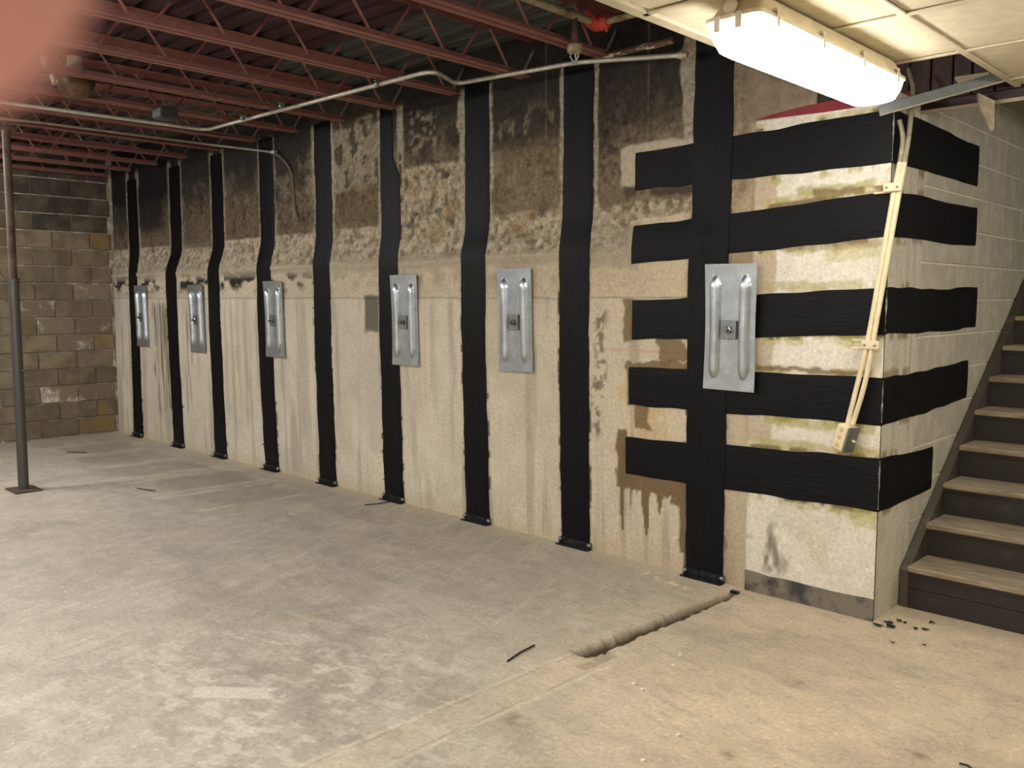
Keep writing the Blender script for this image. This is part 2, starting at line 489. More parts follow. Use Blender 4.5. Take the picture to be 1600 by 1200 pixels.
    # ground, pale margins along the strips
    for i, s in enumerate(STRIPS):
        for sd in (-1, 1):
            d = (x-s)*sd-SW/2
            wv = np.interp(z, [0, 1.5, 1.9, 2.1, 3.0], [.008, .012, .020, .030, .032])
            wd = wv*(0.35+1.5*fbm(z*5+i*7+sd, z*0+i, 3, 71+i))
            if i == 8 and sd == -1: wd = np.where(z > 2.30, wd*1.7+.01, wd*.5)
            if i == 6 and sd == -1: wd = np.where(z > 2.05, wd*1.6+.01, wd)
            k = sst(wd+.008, wd-.004, d)*sst(-.02, -.005, d+.02)*sst(2.98, 2.93, z)
            c = mixc(c, lin(178, 168, 148)*(.85+.3*n_f)[..., None], k*np.where(z > 1.6, .85, .45)*(.62 if i < 4 else 1))
            # dark primer squeezed out at the edges
            wk = .014*sst(.55, .72, fbm(z*14+i*3+sd*5, z*0+i, 3, 81+i))*np.interp(z, [0, .9, 1.6, 2.6], [1.5, .9, .6, .6])
            k2 = sst(wk+.003, wk-.001, d)*(wk > .002)*(d > -.02)*sst(2.7, 2.6, z)
            c = mixc(c, lin(74, 60, 42), k2*.85)
    # brown primer left of and under the bands
    for bi, b in enumerate(BANDS):
        zb, zt = band_z(b, x)
        if bi == 0:
            k = rect(x, z, -1.545, -1.05, 2.20, 2.425, .008, .022, 9, 90)
            c = mixc(c, lin(196, 186, 164), k*sst(2.165, 2.175, z)*.95*sst(-.9, -1.05, x))
            k = rect(x, z, -1.33, -1.05, 2.125, 2.17, .008, .02, 12, 91)
            c = mixc(c, lin(64, 54, 42), k*.8)
        if bi == 1:
            k = rect(x, z, -1.75, -1.40, 1.72, 1.98, .01, .04, 6, 92)
            c = mixc(c, lin(172, 160, 138), k*.8)
        if bi == 2:
            k = rect(x, z, -1.50, -1.42, 1.30, 1.55, .008, .03, 14, 93)
            k = np.maximum(k, rect(x, z, -1.26, -1.05, 1.20, 1.34, .006, .05, 16, 94))
            c = mixc(c, lin(122, 102, 70), k*.9)
        if bi == 3:
            k = rect(x, z, -1.462, -1.43, .93, 1.19, .006, .012, 14, 95)
            k = np.maximum(k, rect(x, z, -1.46, -1.05, 1.13, 1.20, .006, .035, 14, 96))
            k = np.maximum(k, rect(x, z, -1.42, -1.30, .80, .95, .006, .03, 14, 97))
            c = mixc(c, lin(122, 102, 70), k*.9)
        if bi == 4:
            k = rect(x, z, -1.535, -1.46, .44, .80, .006, .03, 12, 98)
            dl = .47-.26*sst(.45, .85, vnoise(x*34, x*0, 99))*sst(-1.05, -1.15, x)-.04
            k = np.maximum(k, sst(dl-.004, dl+.010, z)*sst(.54, .53, z)*rect(x, z, -1.54, -1.05, -1, 3, .006, .0, 9, 9))
            for (dx, dz, wdt) in ((-1.50, .20, .014), (-1.435, .30, .010), (-1.545, .42, .01), (-1.395, .36, .006)):
                wz = wdt*np.clip((z-dz)/.25, 0, 1)
                k = np.maximum(k, sst(wz+.004, wz-.002, np.abs(x-dx-.004*np.sin(z*30)))*(z < .55)*(z > dz))
            k = np.maximum(k, rect(x, z, -1.095, -1.045, .12, .75, .006, .02, 8, 100))
            k = np.maximum(k, rect(x, z, -1.16, -1.05, .38, .50, .006, .03, 8, 101))
            c = mixc(c, lin(112, 90, 58), k*.92)
    # pier beside the stairs: painted off white
    p = sst(-.690, -.682, x)
    base = lin(226, 219, 204)*(0.88+0.10*n_m+0.12*n_f)[..., None]
    c = np.where(p[..., None] > .5, base, c)
    c = mixc(c, lin(176, 160, 130), p*sst(.50, .75, fbm(x*3, z*2.2, 4, 110))*sst(.62, .2, z)*.55)
    c = mixc(c, lin(112, 98, 78), p*sst(.60, .74, fbm(x*9, z*5, 4, 111))*rect(x, z, -.68, -.45, .10, .40, .04, .06, 5, 112)*.8)
    for (a, bb) in ((-.70, -.56),):
        k = rect(x, z, a, bb, .8, 2.2, .006, .02, 6, 113)
        c = mixc(c, lin(172, 150, 118), k*.65)
    for bi, b in enumerate(BANDS):
        zb, zt = band_z(b, x)
        du = z-zt; dd = zb-z
        nn = fbm(x*7+bi*11, z*3, 3, 120+bi); n2 = fbm(x*16+bi*5, z*9, 3, 130+bi)
        ku = sst(.075*nn+.012, .05*nn, du)*(du > -.02)*sst(.40, .50, nn)
        kd = sst(.075*n2+.012, .05*n2, dd)*(dd > -.02)*sst(.38, .5, n2)
        kk = np.maximum(ku, kd)*p*(z < 2.44)
        c = mixc(c, lin(184, 172, 112), kk*.55)
        c = mixc(c, lin(150, 150, 70), kk*sst(.52, .64, fbm(x*20, z*20, 3, 140+bi))*.5)
        kb = np.maximum(sst(.030*nn+.004, .018*nn, du)*(du > -.02)*sst(.52, .60, nn),
                        sst(.030*n2+.004, .018*n2, dd)*(dd > -.02)*sst(.5, .6, n2))*p*(z < 2.44)
        c = mixc(c, lin(116, 96, 62), kb*.85)
    for (x0, x1, z0, z1, col, k_) in ((-.64, -.06, 1.180, 1.207, (118, 98, 66), .85), (-.50, -.04, 1.352, 1.39, (172, 168, 96), .6), (-.60, -.02, .905, .955, (168, 162, 92), .6),
                                     (-.62, -.05, .80, .835, (176, 168, 112), .55), (-.12, 0.01, .44, .545, (184, 180, 116), .6), (-.45, -.06, 2.055, 2.10, (156, 152, 84), .65),
                                     (-.38, -.10, 2.03, 2.075, (122, 104, 68), .8), (-.58, -.02, 1.79, 1.835, (134, 114, 80), .55), (-.30, -.03, 1.73, 1.79, (180, 174, 118), .5),
                                     (-.62, -.10, 1.59, 1.635, (176, 166, 122), .6)):
        c = mixc(c, lin(*col), rect(x, z, x0, x1, z0, z1, .008, .022, 12, int(abs(x0*100)+z0*100))*p*k_)
    c = c*(1-.22*(p*np.exp(-((x+.36)/.004)**2)*(z < .93)*(z > .8)))[..., None]
    # bare concrete strip between last vertical strip and pier, brown lift above it
    st = sst(-.825, -.815, x)*sst(-.680, -.690, x)
    c = mixc(c, lin(170, 154, 126)*(.8+.4*n_m)[..., None], st*sst(2.0, 1.9, z)*.6)
    c = mixc(c, lin(150, 128, 100)*(.6+.7*n_m)[..., None], st*rect(x, z, -.9, -.6, 1.70, 2.5, .02, .03, 8, 150)*.6)
    # above the painted ledge: raw concrete
    ab = sst(2.445, 2.455, z)*sst(-.83, -.81, x)
    c = mixc(c, lin(140, 124, 104)*(.75+.5*n_f)[..., None]*(.8+.4*n_m)[..., None], ab)
    return c

wall_m = vcol_mat('concrete_wall', rough=.88, fine=60, amp=.20, bump=.18, bscale=90, rough_attr=True,
                  flecks=((45, (1, 1, 1), .67, .73, .74), (38, (1, 1, .35), .64, .72, 1.15)))
XS = np.concatenate([np.arange(-8.82, -4.6, .028), np.arange(-4.6, -2.6, .018), np.arange(-2.6, -0.36, .009)])
ZS = np.concatenate([np.arange(0, 2.55, .0095), np.arange(2.55, 3.26, .016)])
w = grid_obj('wall_back', XS, ZS, lambda x, z: np.stack([x, face(x, z), z], -1), wall_colour, wall_m, chip=lambda x, z: np.maximum(chipmask(x, z)*.8, .75*sst(2.05, 2.2, z)*sst(-.7, -.8, x)*(1-rect(x, z, -1.56, -1.0, 2.14, 2.44, .01, .02, 9, 90))+.22*sst(1.56, 1.6, z)*sst(-.9, -1.5, x)))
structure(w, 'long bowed concrete basement wall, sooty along the top')
XS2 = np.append(np.arange(-0.684, -0.001, .008), 0.0)
ZS2 = np.append(np.arange(0, 2.449, .008), 2.45)
w2 = grid_obj('wall_pier', XS2, ZS2, lambda x, z: np.stack([x, face(x, z)-.0015, z], -1), wall_colour, wall_m, chip=lambda x, z: z*0)
structure(w2, 'off white painted end of the concrete wall beside the stairs')
# body of the walls behind their faces
structure(MB().box((-4.6, .22, 1.65), (8.5, .28, 3.3)).obj('wall_back_core', mat('core', (90, 84, 74), .9, var=.1)))
structure(MB().box((-.18, .17, 1.222), (.352, .30, 2.444)).obj('wall_pier_core', mat('core2', (190, 182, 160), .9, var=.1)))

# stairwell wall, plastered return beside the corner
def right_colour(y, z):
    n_m = fbm(y*6, z*6, 4, 201); n_f = fbm(y*30, z*30, 3, 202); st = fbm(y*30, z*2, 3, 203)
    c = lin(206, 201, 184)*(0.82+0.18*n_m+0.16*n_f)[..., None]
    c = c*(1-.14*sst(.55, .7, st))[..., None]
    c = mixc(c, lin(150, 138, 112), sst(.52, .72, fbm(y*4, z*3, 4, 204))*sst(.9, .2, z)*.5)
    c = mixc(c, lin(120, 108, 84), np.exp(-((y-.335-.01*np.sin(z*9))/.006)**2)*.5*(z > .9))
    for bi, b in enumerate(BANDS):
        t = np.clip(y/b[7], 0, 1)
        zb = b[3]+(b[5]-b[3])*t; zt = b[4]+(b[6]-b[4])*t
        for d, s in ((z-zt, 1), (zb-z, 2)):
            n = fbm(y*10+bi*7+s, z*4, 3, 210+bi)
            k = sst(.055*n+.010, .03*n, d)*(d > -.02)*sst(.45, .55, n)
            c = mixc(c, lin(128, 110, 72), k*.7)
            c = mixc(c, lin(172, 166, 100), k*sst(.5, .6, fbm(y*22, z*20, 3, 215+bi))*.5)
    return c
YS = np.arange(0, .421, .007)
wr = grid_obj('wall_right', YS, np.arange(0, 2.50, .0085),
              lambda y, z: np.stack([0*y+.0015*(fbm(y*9, z*9, 3, 5)-.5), y, z], -1), right_colour, wall_m, chip=lambda y, z: y*0)
structure(wr, 'painted block wall of the stairwell')
for p in wr.data.polygons[:1]: pass
paint_block = mat('painted_block', (194, 190, 173), .62, var=.10, scale=9, bump=.12, bscale=90, obj_var=.035, coords='World')
joint_paint = mat('painted_joint', (236, 232, 216), .7, var=.06)
MB().box((-.056, 1.95, 1.6), (.10, 3.06, 3.2)).obj('mortar_bed', joint_paint, wr)
MB().box((-.056, 2.0, 3.9), (.10, 3.3, 1.6)).obj('upper_wall', mat('upper_plaster', (120, 112, 96), .8, var=.08), wr)
bl_cache = {}
def block_mesh(name, sx, sy, sz, m, ch):
    k = (name, round(sx, 3), round(sy, 3), round(sz, 3))
    if k not in bl_cache: bl_cache[k] = MB().box((0, 0, 0), (sx, sy, sz), ch=ch).mesh(name, m)
    return bl_cache[k]
CH = .1885
for k in range(-8, 7):
    z0 = 1.545+k*CH; z1 = z0+CH
    if z1 < .05: continue
    z0 = max(z0, 0.0)
    off = .57 if (k % 2 == 0) else .766
    ys = [off-.4+.4*i for i in range(8)]
    for a in ys:
        y0 = max(a, .423); y1 = min(a+.4, 3.4)
        if y1-y0 < .05: continue
        me = block_mesh('block', .012, y1-y0-.010, z1-z0-.010, paint_block, .003)
        link('block', me, wr, ((-.005+random.uniform(-.0008, .0008)), (y0+y1)/2, (z0+z1)/2))

# far wall of bare blocks
lw = MB().box((-8.91, -3.1, 1.65), (.14, 7.2, 3.3)).obj('wall_left', mat('far_mortar', (152, 141, 122), .95, var=.3, scale=6, bump=.4, bscale=40, rgb2=(222, 216, 202), lo=.5, hi=.66))
structure(lw, 'far end wall of bare grey-brown blocks')
fb = [mat('far_block_a', (124, 110, 88), .95, scale=5, rgb2=(100, 88, 70), lo=.4, hi=.6, bump=.35, bscale=60, coords='World', obj_var=.22),
      mat('far_block_b', (122, 108, 88), .95, scale=5.5, rgb2=(196, 188, 170), lo=.55, hi=.70, bump=.35, bscale=60, coords='World', obj_var=.18),
      mat('far_block_c', (138, 112, 72), .95, scale=4, rgb2=(110, 94, 74), lo=.4, hi=.6, bump=.35, bscale=60, coords='World', obj_var=.15),
      mat('far_block_sooty', (62, 56, 48), .95, scale=4, rgb2=(98, 88, 72), lo=.45, hi=.65, bump=.35, bscale=60, coords='World', obj_var=.2)]
FH = .190
meshes_fb = {}
for k in range(17):
    z0 = k*FH+.012; z1 = z0+FH
    off = 0 if k % 2 else .2
    for i in range(-1, 8):
        a = -.03-.4*i+off-.2; y1 = min(a, -.004); y0 = a-.4
        if y1-y0 < .06: continue
        zc = (z0+z1)/2; yc = (y0+y1)/2
        if zc > 2.75 or (zc > 2.3 and random.random() < .8): mi = 3
        elif yc > -.35 and random.random() < .6: mi = 2
        elif .35 < zc < 1.7 and yc > -1.0 and random.random() < .5: mi = 1
        else: mi = 0
        key = (round(y1-y0, 2), mi, random.randint(0, 2))
        if key not in meshes_fb:
            mb = MB().box((0, 0, 0), (.03, y1-y0-.013, FH-.013), ch=.005)
            meshes_fb[key] = mb.mesh('block', fb[mi])
        o = link('block', meshes_fb[key], lw, (-8.834+random.uniform(-.004, .003), yc, zc))
        o.rotation_euler = (random.uniform(-.006, .006), 0, random.uniform(-.008, .008))

# ------------------------------------------------------------------ floor
def trench_mask(x, y):
    cx = np.interp(y, [-1.30, -1.26, -.7, -.30, -.10], [-.765, -.765, -.728, -.705, -.690])
    hw = np.interp(y, [-1.30, -1.22, -.8, -.4, -.2, -.09], [.05, .048, .038, .036, .03, .02])
    hw = hw+.034*(fbm(x*24, y*24, 3, 301)-.5)
    k = sst(hw+.005, hw-.005, np.abs(x-cx))*sst(-1.31, -1.27, y+.03*(fbm(x*20, y*20, 2, 302)-.5))*sst(-.085, -.11, y)
    j = rect(x, y, -.700, -.645, -1.40, -1.20, .008, .014, 18, 303)*.35
    return k, j
def floor_h(x, y):
    k, j = trench_mask(x, y)
    n = fbm(x*3, y*3, 3, 304)-.5
    return .004*n*sst(-.0, -.3, y)-.045*k*(.7+.6*fbm(x*18, y*18, 3, 305))-.02*j
def floor_colour(x, y):
    n_l = fbm(x*.7, y*.7, 4, 311); n_m = fbm(x*3.1, y*3.1, 4, 312); n_f = fbm(x*13, y*13, 4, 313)
    sc = fbm(x*26+y*9, y*5-x*2, 4, 314); sc2 = fbm(x*7-y*4, y*34+x*9, 4, 315)
    c = np.ones(x.shape+(3,))*lin(176, 167, 151)
    warm = sst(-1.6, .2, x+.35*(y+1)+.8*(n_l-.5))
    c = mixc(c, lin(197, 179, 150), warm*.8)
    c = c*(.74+.30*n_l+.22*n_m)[..., None]
    c = c*(.86+.28*n_f)[..., None]
    c = mixc(c, lin(206, 198, 180), sst(.60, .72, sc)*.30*(1-warm*.6))
    c = mixc(c, lin(146, 138, 124), sst(.60, .74, sc2)*.30)
    # worn flaky zone left of the middle
    zone = np.exp(-((x+1.35)/1.0)**2-((y+2.35)/.75)**2)
    fl = sst(.57, .63, fbm(x*11+y*6, y*22-x*5, 4, 316))
    c = mixc(c, lin(214, 206, 190), zone*fl*.55)
    c = mixc(c, lin(136, 128, 114), zone*sst(.56, .66, fbm(x*9, y*13, 4, 317))*.28)
    # dark smears in front of the wall
    c = mixc(c, lin(138, 130, 118), sst(.54, .72, fbm(x*1.7, y*4.5, 4, 318))*.32*sst(-.05, -.5, y))
    # ghost rectangles of removed stacks along the far wall
    k0 = 0
    for i, (x0, x1, y0, y1) in enumerate(((-8.1, -7.5, -.95, -.3), (-7.35, -6.75, -1.05, -.35), (-6.6, -6.0, -1.0, -.35), (-5.75, -5.15, -1.0, -.3), (-5.0, -4.4, -1.05, -.35))):
        r = rect(x, y, x0, x1, y0, y1, .06, .10, 3, 330+i)
        c = mixc(c, lin(122, 116, 106), r*.42*(.4+.9*n_m))
        for e in (x0, x1):
            ln = np.exp(-((x-e-.10*(y+.6)-.05*(n_m-.5))/.018)**2)*sst(y0-.45, y0-.1, y)*sst(y1+.15, y1, y)*sst(.35, .6, fbm(x*5, y*7, 3, 360))
            c = mixc(c, lin(214, 208, 194), ln*.60)
    c = mixc(c, lin(198, 184, 158), sst(-.22, -.02, y)*.6*(x < -.7))
    # pale scraped patch, rust mark, spots
    pp = onZ(365, 1082); k = rect(x, y, pp[0]-.17, pp[0]+.17, pp[1]-.055, pp[1]+.055, .012, .045, 12, 340)
    ang = (x-pp[0])*.75+(y-pp[1])*.66; ort = -(x-pp[0])*.66+(y-pp[1])*.75
    k = sst(.17, .14, np.abs(ang)+.06*(fbm(ang*4, ort*50, 2, 341)-.5))*sst(.055, .045, np.abs(ort))
    c = mixc(c, lin(206, 196, 180), k*.8)
    pr = onZ(480, 965)
    k = np.exp(-(((x-pr[0])*.7+(y-pr[1])*.7)/.11)**2-(((x-pr[0])*.7-(y-pr[1])*.7)/.06)**2)*sst(.42, .6, n_f)
    c = mixc(c, lin(150, 116, 76), k*.7)
    for (px, py, s) in ((1140, 1178, .03), (1130, 1150, .022), (1155, 1163, .014), (1245, 1068, .03), (810, 1125, .05), (1440, 1180, .03)):
        q = onZ(px, py)
        k = np.exp(-(((x-q[0])/s)**2+((y-q[1])/s)**2))*sst(.40, .55, n_f)
        c = mixc(c, lin(110, 90, 66), k*.7)
    # patched trench running on towards the viewer
    px = np.interp(y, [-4, -2.6, -1.3], [-.76, -.75, -.705])
    pk = sst(.085, .075, np.abs(x-px)+.012*(n_f-.5))*sst(-1.24, -1.3, y)
    c = mixc(c, lin(204, 187, 160)*(.85+.3*n_f)[..., None], pk*.35)
    for sg in (-1, 1):
        e = np.abs(x-px-sg*.082-.008*(fbm(y*9, y*0+sg, 3, 350)-.5))
        c = mixc(c, lin(150, 126, 96), sst(.006, .002, e)*sst(-1.26, -1.34, y)*.35)
        e2 = np.abs(x-px-sg*.10)
        c = mixc(c, lin(222, 208, 182), sst(.016, .004, e2)*sst(-1.26, -1.34, y)*.35)
    # pale crumbs next to the wall by the trench
    k = np.exp(-((y+.20+.25*(x+1.0))/.035)**2)*sst(-1.30, -1.2, x)*sst(-.85, -.95, x)*sst(.5, .6, fbm(x*30, y*30, 3, 355))
    c = mixc(c, lin(232, 222, 198), k*.8)
    tk, tj = trench_mask(x, y)
    c = mixc(c, lin(78, 62, 42)*(.6+.7*n_f)[..., None], np.maximum(tk, tj*.9))  # brown of the cut, taken darker to stand in for shade inside
    return c
floor_m = vcol_mat('concrete_floor', rough=.80, fine=48, amp=.20, bump=.15, bscale=60, spec=.4,
                   flecks=((30, (1, 2.6, 1), .62, .68, 1.28), (24, (2.6, 1, 1), .62, .70, .78), (90, (1, 1, 1), .68, .72, 1.35), (70, (1, 1, 1), .71, .74, .55)))
FX = np.concatenate([np.arange(-8.84, -3.2, .032), np.arange(-3.2, .9, .012), np.arange(.9, 3.45, .06)])
FY = np.concatenate([np.arange(-6.6, -3.3, .06), np.arange(-3.3, -.02, .012), np.arange(-.02, .5, .04)])
fl = grid_obj('floor', FX, FY, lambda x, y: np.stack([x, y, floor_h(x, y)], -1), floor_colour, floor_m)
structure(fl, 'dusty worn concrete basement floor')
structure(MB().box((-2.7, -2.9, -.11), (12.4, 7.6, .10)).obj('floor_slab', mat('slab', (120, 104, 78), .95, var=.1)))

# ------------------------------------------------------------------ room behind and beside the camera
shell_m = mat('shell', (172, 164, 146), .9, var=.12, scale=3, bump=.2, bscale=30)
structure(MB().box((-2.7, -6.67, 1.65), (12.4, .14, 3.3)).obj('wall_front', shell_m))
structure(MB().box((3.47, -1.6, 1.65), (.14, 10.2, 3.3)).obj('wall_side', shell_m))
structure(MB().box((2.3, 3.50, 1.65), (2.2, .14, 3.3)).obj('wall_beyond_stairs', shell_m))  # unseen space, opened up so the added lamp reaches the stair wall
structure(MB().box((2.30, 1.93, 2.56), (2.20, 3.10, .10)).obj('ceiling_beyond_stairs', mat('plain_ceiling', (206, 196, 170), .9, var=.05)))
structure(MB().box((1.21, 1.95, 3.6), (.14, 3.02, 2.2)).obj('wall_stairwell', shell_m))
structure(MB().box((1.7, 1.95, -.06), (3.6, 3.1, .11)).obj('floor_beyond_stairs', mat('plain_floor', (186, 172, 146), .85, var=.1, scale=4)))
structure(MB().box((.55, 3.50, 2.35), (1.4, .14, 4.7)).obj('wall_stair_top', shell_m))
structure(MB().box((.55, 1.9, 4.75), (1.5, 3.3, .1)).obj('stairwell_light_cap', shell_m))  # cap added over the unseen stairwell to keep world light out

# metal deck with ribs along X
V = []; prof = []
y = -6.6
while y < .08:
    prof += [(y, 3.225), (y+.035, 3.225), (y+.055, 3.185), (y+.13, 3.185), (y+.15, 3.225)]
    y += .15
def deck_piece(y0, y1, name, m):
    pr = [p for p in prof if y0-.001 <= p[0] <= y1+.001]
    mb = MB(); n = len(pr)
    V = [(-8.86, a, b) for a, b in pr]+[(3.4, a, b) for a, b in pr]
    mb.add(V, [(i, i+1, n+i+1, n+i) for i in range(n-1)])
    return mb.obj(name, m)
deck_red = mat('deck_primer', (68, 47, 49), .8, var=.15, scale=6, bump=.1, bscale=30, stretch=(.3, 2, 1), spec=.2)
deck_grey = mat('deck_galvanised', (70, 70, 66), .65, var=.25, scale=7, bump=.1, bscale=30, stretch=(.3, 2, 1))
dk = structure(deck_piece(-6.6, -.75, 'ceiling', deck_red), 'maroon ribbed metal roof deck above the joists')
d2 = deck_piece(-.75, .2, 'grey_deck_sheet', deck_grey); d2.parent = dk
MB().box((-2.7, -3.2, 3.30), (12.4, 7.2, .06)).obj('deck_topping', mat('topping', (60, 56, 52), .9, var=.1), dk)

# dark wooden bulkhead over the stairs
wood_d = mat('dark_panelling', (74, 44, 34), .45, var=.35, scale=7, stretch=(6, 6, .6), obj_var=.2)
HY = .345
wh = MB().box((.45, HY+.06, 2.83), (1.5, .02, .74)).obj('wall_header', wood_d)
structure(wh, 'dark wooden panelling above the stair opening')
x = -.28
while x < 1.15:
    wd = random.choice([.085, .1, .12])
    MB().box((x+wd/2, HY+.04, 2.835), (wd-.006, .022, .73), ch=.003).obj('board', wood_d, wh)
    x += wd
MB().box((.45, HY+.015, 2.475), (1.5, .06, .05), ch=.006).obj('bottom_rail', mat('rail_wood', (52, 30, 26), .4, var=.3, stretch=(.5, 4, 4)), wh)
MB().box((.57, HY-.012, 2.447), (1.14, .014, .016)).obj('moulding', mat('moulding', (176, 164, 140), .5, var=.1), wh)

# ------------------------------------------------------------------ suspended ceiling
tile_m = mat('ceiling_tile', (214, 202, 172), .9, var=.06, scale=14, bump=.25, bscale=120, obj_var=.03)
bar_m = mat('ceiling_bar', (206, 194, 166), .5, var=.06)
CZ = 2.50
XM = [-.191, .419, 1.029, 1.639, 2.249, 2.859, 3.4]
YC = [-6.545, -5.935, -5.325, -4.715, -4.105, -3.495, -2.885, -2.275, -1.665, -1.055, -.445, .165]
sc = MB().box((-.213, -3.35, CZ+.012), (.044, 6.45, .024)).obj('ceiling_suspended', bar_m)
structure(sc, 'cream suspended tile ceiling over the stair side of the room')
for i in range(len(XM)-1):
    ylist = YC+[.36]
    for j in range(len(ylist)-1):
        if i == 0 and ylist[j] >= -.5: continue         # tiles missing over the pier
        x0, x1, y0, y1 = XM[i], XM[i+1], ylist[j], ylist[j+1]
        if y1 > .3: y1 = .33
        me = block_mesh('ceiling_tile', x1-x0-.016, y1-y0-.016, .016, tile_m, .003)
        link('ceiling_tile', me, sc, ((x0+x1)/2, (y0+y1)/2, CZ+.016+random.uniform(0, .003)))
for xm in XM[1:-1]:
    MB().box((xm, -3.12, CZ+.0035), (.024, 6.90, .007)).box((xm, -3.12, CZ+.025), (.004, 6.90, .04)).obj('main_runner', bar_m, sc)
for i in range(len(XM)-1):
    for yc in YC:
        if i == 0 and yc > -.4: continue
        x0 = XM[i]+(.012 if i else -.02); x1 = XM[i+1]-.012
        MB().box(((x0+x1)/2, yc, CZ+.003), (x1-x0, .022, .006)).obj('cross_runner', bar_m, sc)

# fallen runner lying from the ceiling down to the pier corner
a = np.array([.405, .185, CZ+.004]); b = np.array([-.050, -.040, 2.385])
def runner(a, b, name, label):
    d = b-a; L = np.linalg.norm(d); ex = d/L
    ey = np.cross(np.array([0, 0, 1.]), ex); ey /= np.linalg.norm(ey); ez = np.cross(ex, ey)
    M = np.stack([ex, ey, ez], 1); c = (a+b)/2
    r = thing(name, tuple(b), label, 'ceiling bar')
    MB().box(c, (L, .026, .003), M).obj('flange', bar_m, r)
    MB().box(c+ez*.021, (L, .003, .040), M).box(c+ez*.041, (L, .008, .010), M).obj('web', mat('grey_steel', (126, 128, 126), .45, .5, var=.1), r)
    return r
runner(a, b, 'ceiling_runner', 'fallen grey ceiling bar slanting from tile grid onto pier corner')
# broken pieces of tile
def shard(pts, th, name, label, m):
    pts = [np.array(p, float) for p in pts]
    n = np.cross(pts[1]-pts[0], pts[2]-pts[0]); n /= np.linalg.norm(n)
    mb = MB(); k = len(pts)
    mb.add([p+n*th/2 for p in pts]+[p-n*th/2 for p in pts],
           [tuple(range(k)), tuple(range(k, 2*k))[::-1]]+[(i, (i+1) % k, k+(i+1) % k, k+i) for i in range(k)])
    o = mb.obj(name, m); return o
tile_raw = mat('tile_core', (180, 166, 142), .95, var=.18, scale=30, bump=.4, bscale=80)
s1 = shard([onY(1527, 146, .24), onY(1553, 158, .28), onY(1552, 200, .28), onY(1549, 206, .27), onY(1540, 188, .25), onY(1530, 168, .24)], .022, 'tile_shard',
           'hanging broken triangle of brown edged ceiling tile below fallen bar', tile_raw)
tag(s1, s1.get('label') or 'broken triangular shard of ceiling tile hanging point down over stairs', 'ceiling tile')
s2 = shard([onY(1492, 122, .18), onY(1545, 114, .20), onY(1572, 125, .26), onY(1500, 131, .24)], .014, 'tile_remnant', '', tile_m)
tag(s2, 'torn cream tile remnant resting on the fallen ceiling bar', 'ceiling tile')

# red painted board above the pier
rb = MB()
pts = [onY(1180, 189, 0), onY(1205, 180, 0), onY(1260, 166, 0), onY(1330, 152, 0), onY(1370, 144, 0), onY(1370, 164, 0), onY(1290, 176, 0)]
rb.prism([(p[0], p[2]) for p in pts], 'y', -.012, .012)
o = rb.obj('red_board', mat('red_paint', (132, 36, 44), .6, var=.15, scale=8))
tag(o, 'dark red painted board lying along the ledge on top of pier', 'board')

o = MB().box(onY(1417, 154, .30), (.085, .02, .07), ch=.004).obj('red_board', MATS['red_paint'])
tag(o, 'small dark red board end behind the fallen ceiling bar', 'board')

# plinth along the foot of the pier
bb = MB(); nx = 40
xs = np.linspace(-.682, .002, nx); zs = np.linspace(0, .112, 8)
gx, gz = np.meshgrid(xs, zs, indexing='ij')
top = .112-.012*fbm(gx*9, gx*0, 2, 401)
fr = np.stack([gx, -.019-.003*(fbm(gx*20, gz*20, 3, 402)-.5), gz/.112*top], -1)
bk = fr.copy(); bk[..., 1] = -.011
o = bb.sheet(fr, bk).obj('baseboard_pier', mat('plinth', (126, 118, 104), .85, scale=7, rgb2=(62, 60, 60), lo=.46, hi=.62, bump=.3, bscale=60, stretch=(1, 1, 1)), smooth=False)
structure(o, 'scuffed dark grey plinth at the foot of the pier')

# ------------------------------------------------------------------ reinforcement strips and bands
def epoxy(name, stretch, rgb=(11, 12, 16)):
    m = mat(name, rgb, .52, var=.30, scale=12, bump=.30, bscale=26, stretch=stretch, spec=.2)
    return m
ep_v = epoxy('epoxy_vertical', (3.0, 3.0, .35))
ep_h = epoxy('epoxy_horizontal', (.4, .4, 4.0))
angle_m = mat('foot_steel', (64, 66, 72), .35, .85, var=.4, scale=30, bump=.2)
bolt_m = mat('bolt_steel', (150, 150, 152), .3, .9, var=.2, scale=40)
TOPZ = [2.86, 2.90, 2.92, 2.95, 2.97, 2.98, 3.0, 3.0, 3.0]
desc = ['farthest, beside the corner of the block wall', 'second from the block wall corner',
        'third from the block wall corner', 'fourth from the block wall, touching a steel plate',
        'fifth from the block wall, with a blue-black foot', 'right of the dark damp square patch',
        'between two steel plates, third from the stairs', 'just left of the horizontal bands', 'crossing over the five horizontal bands']
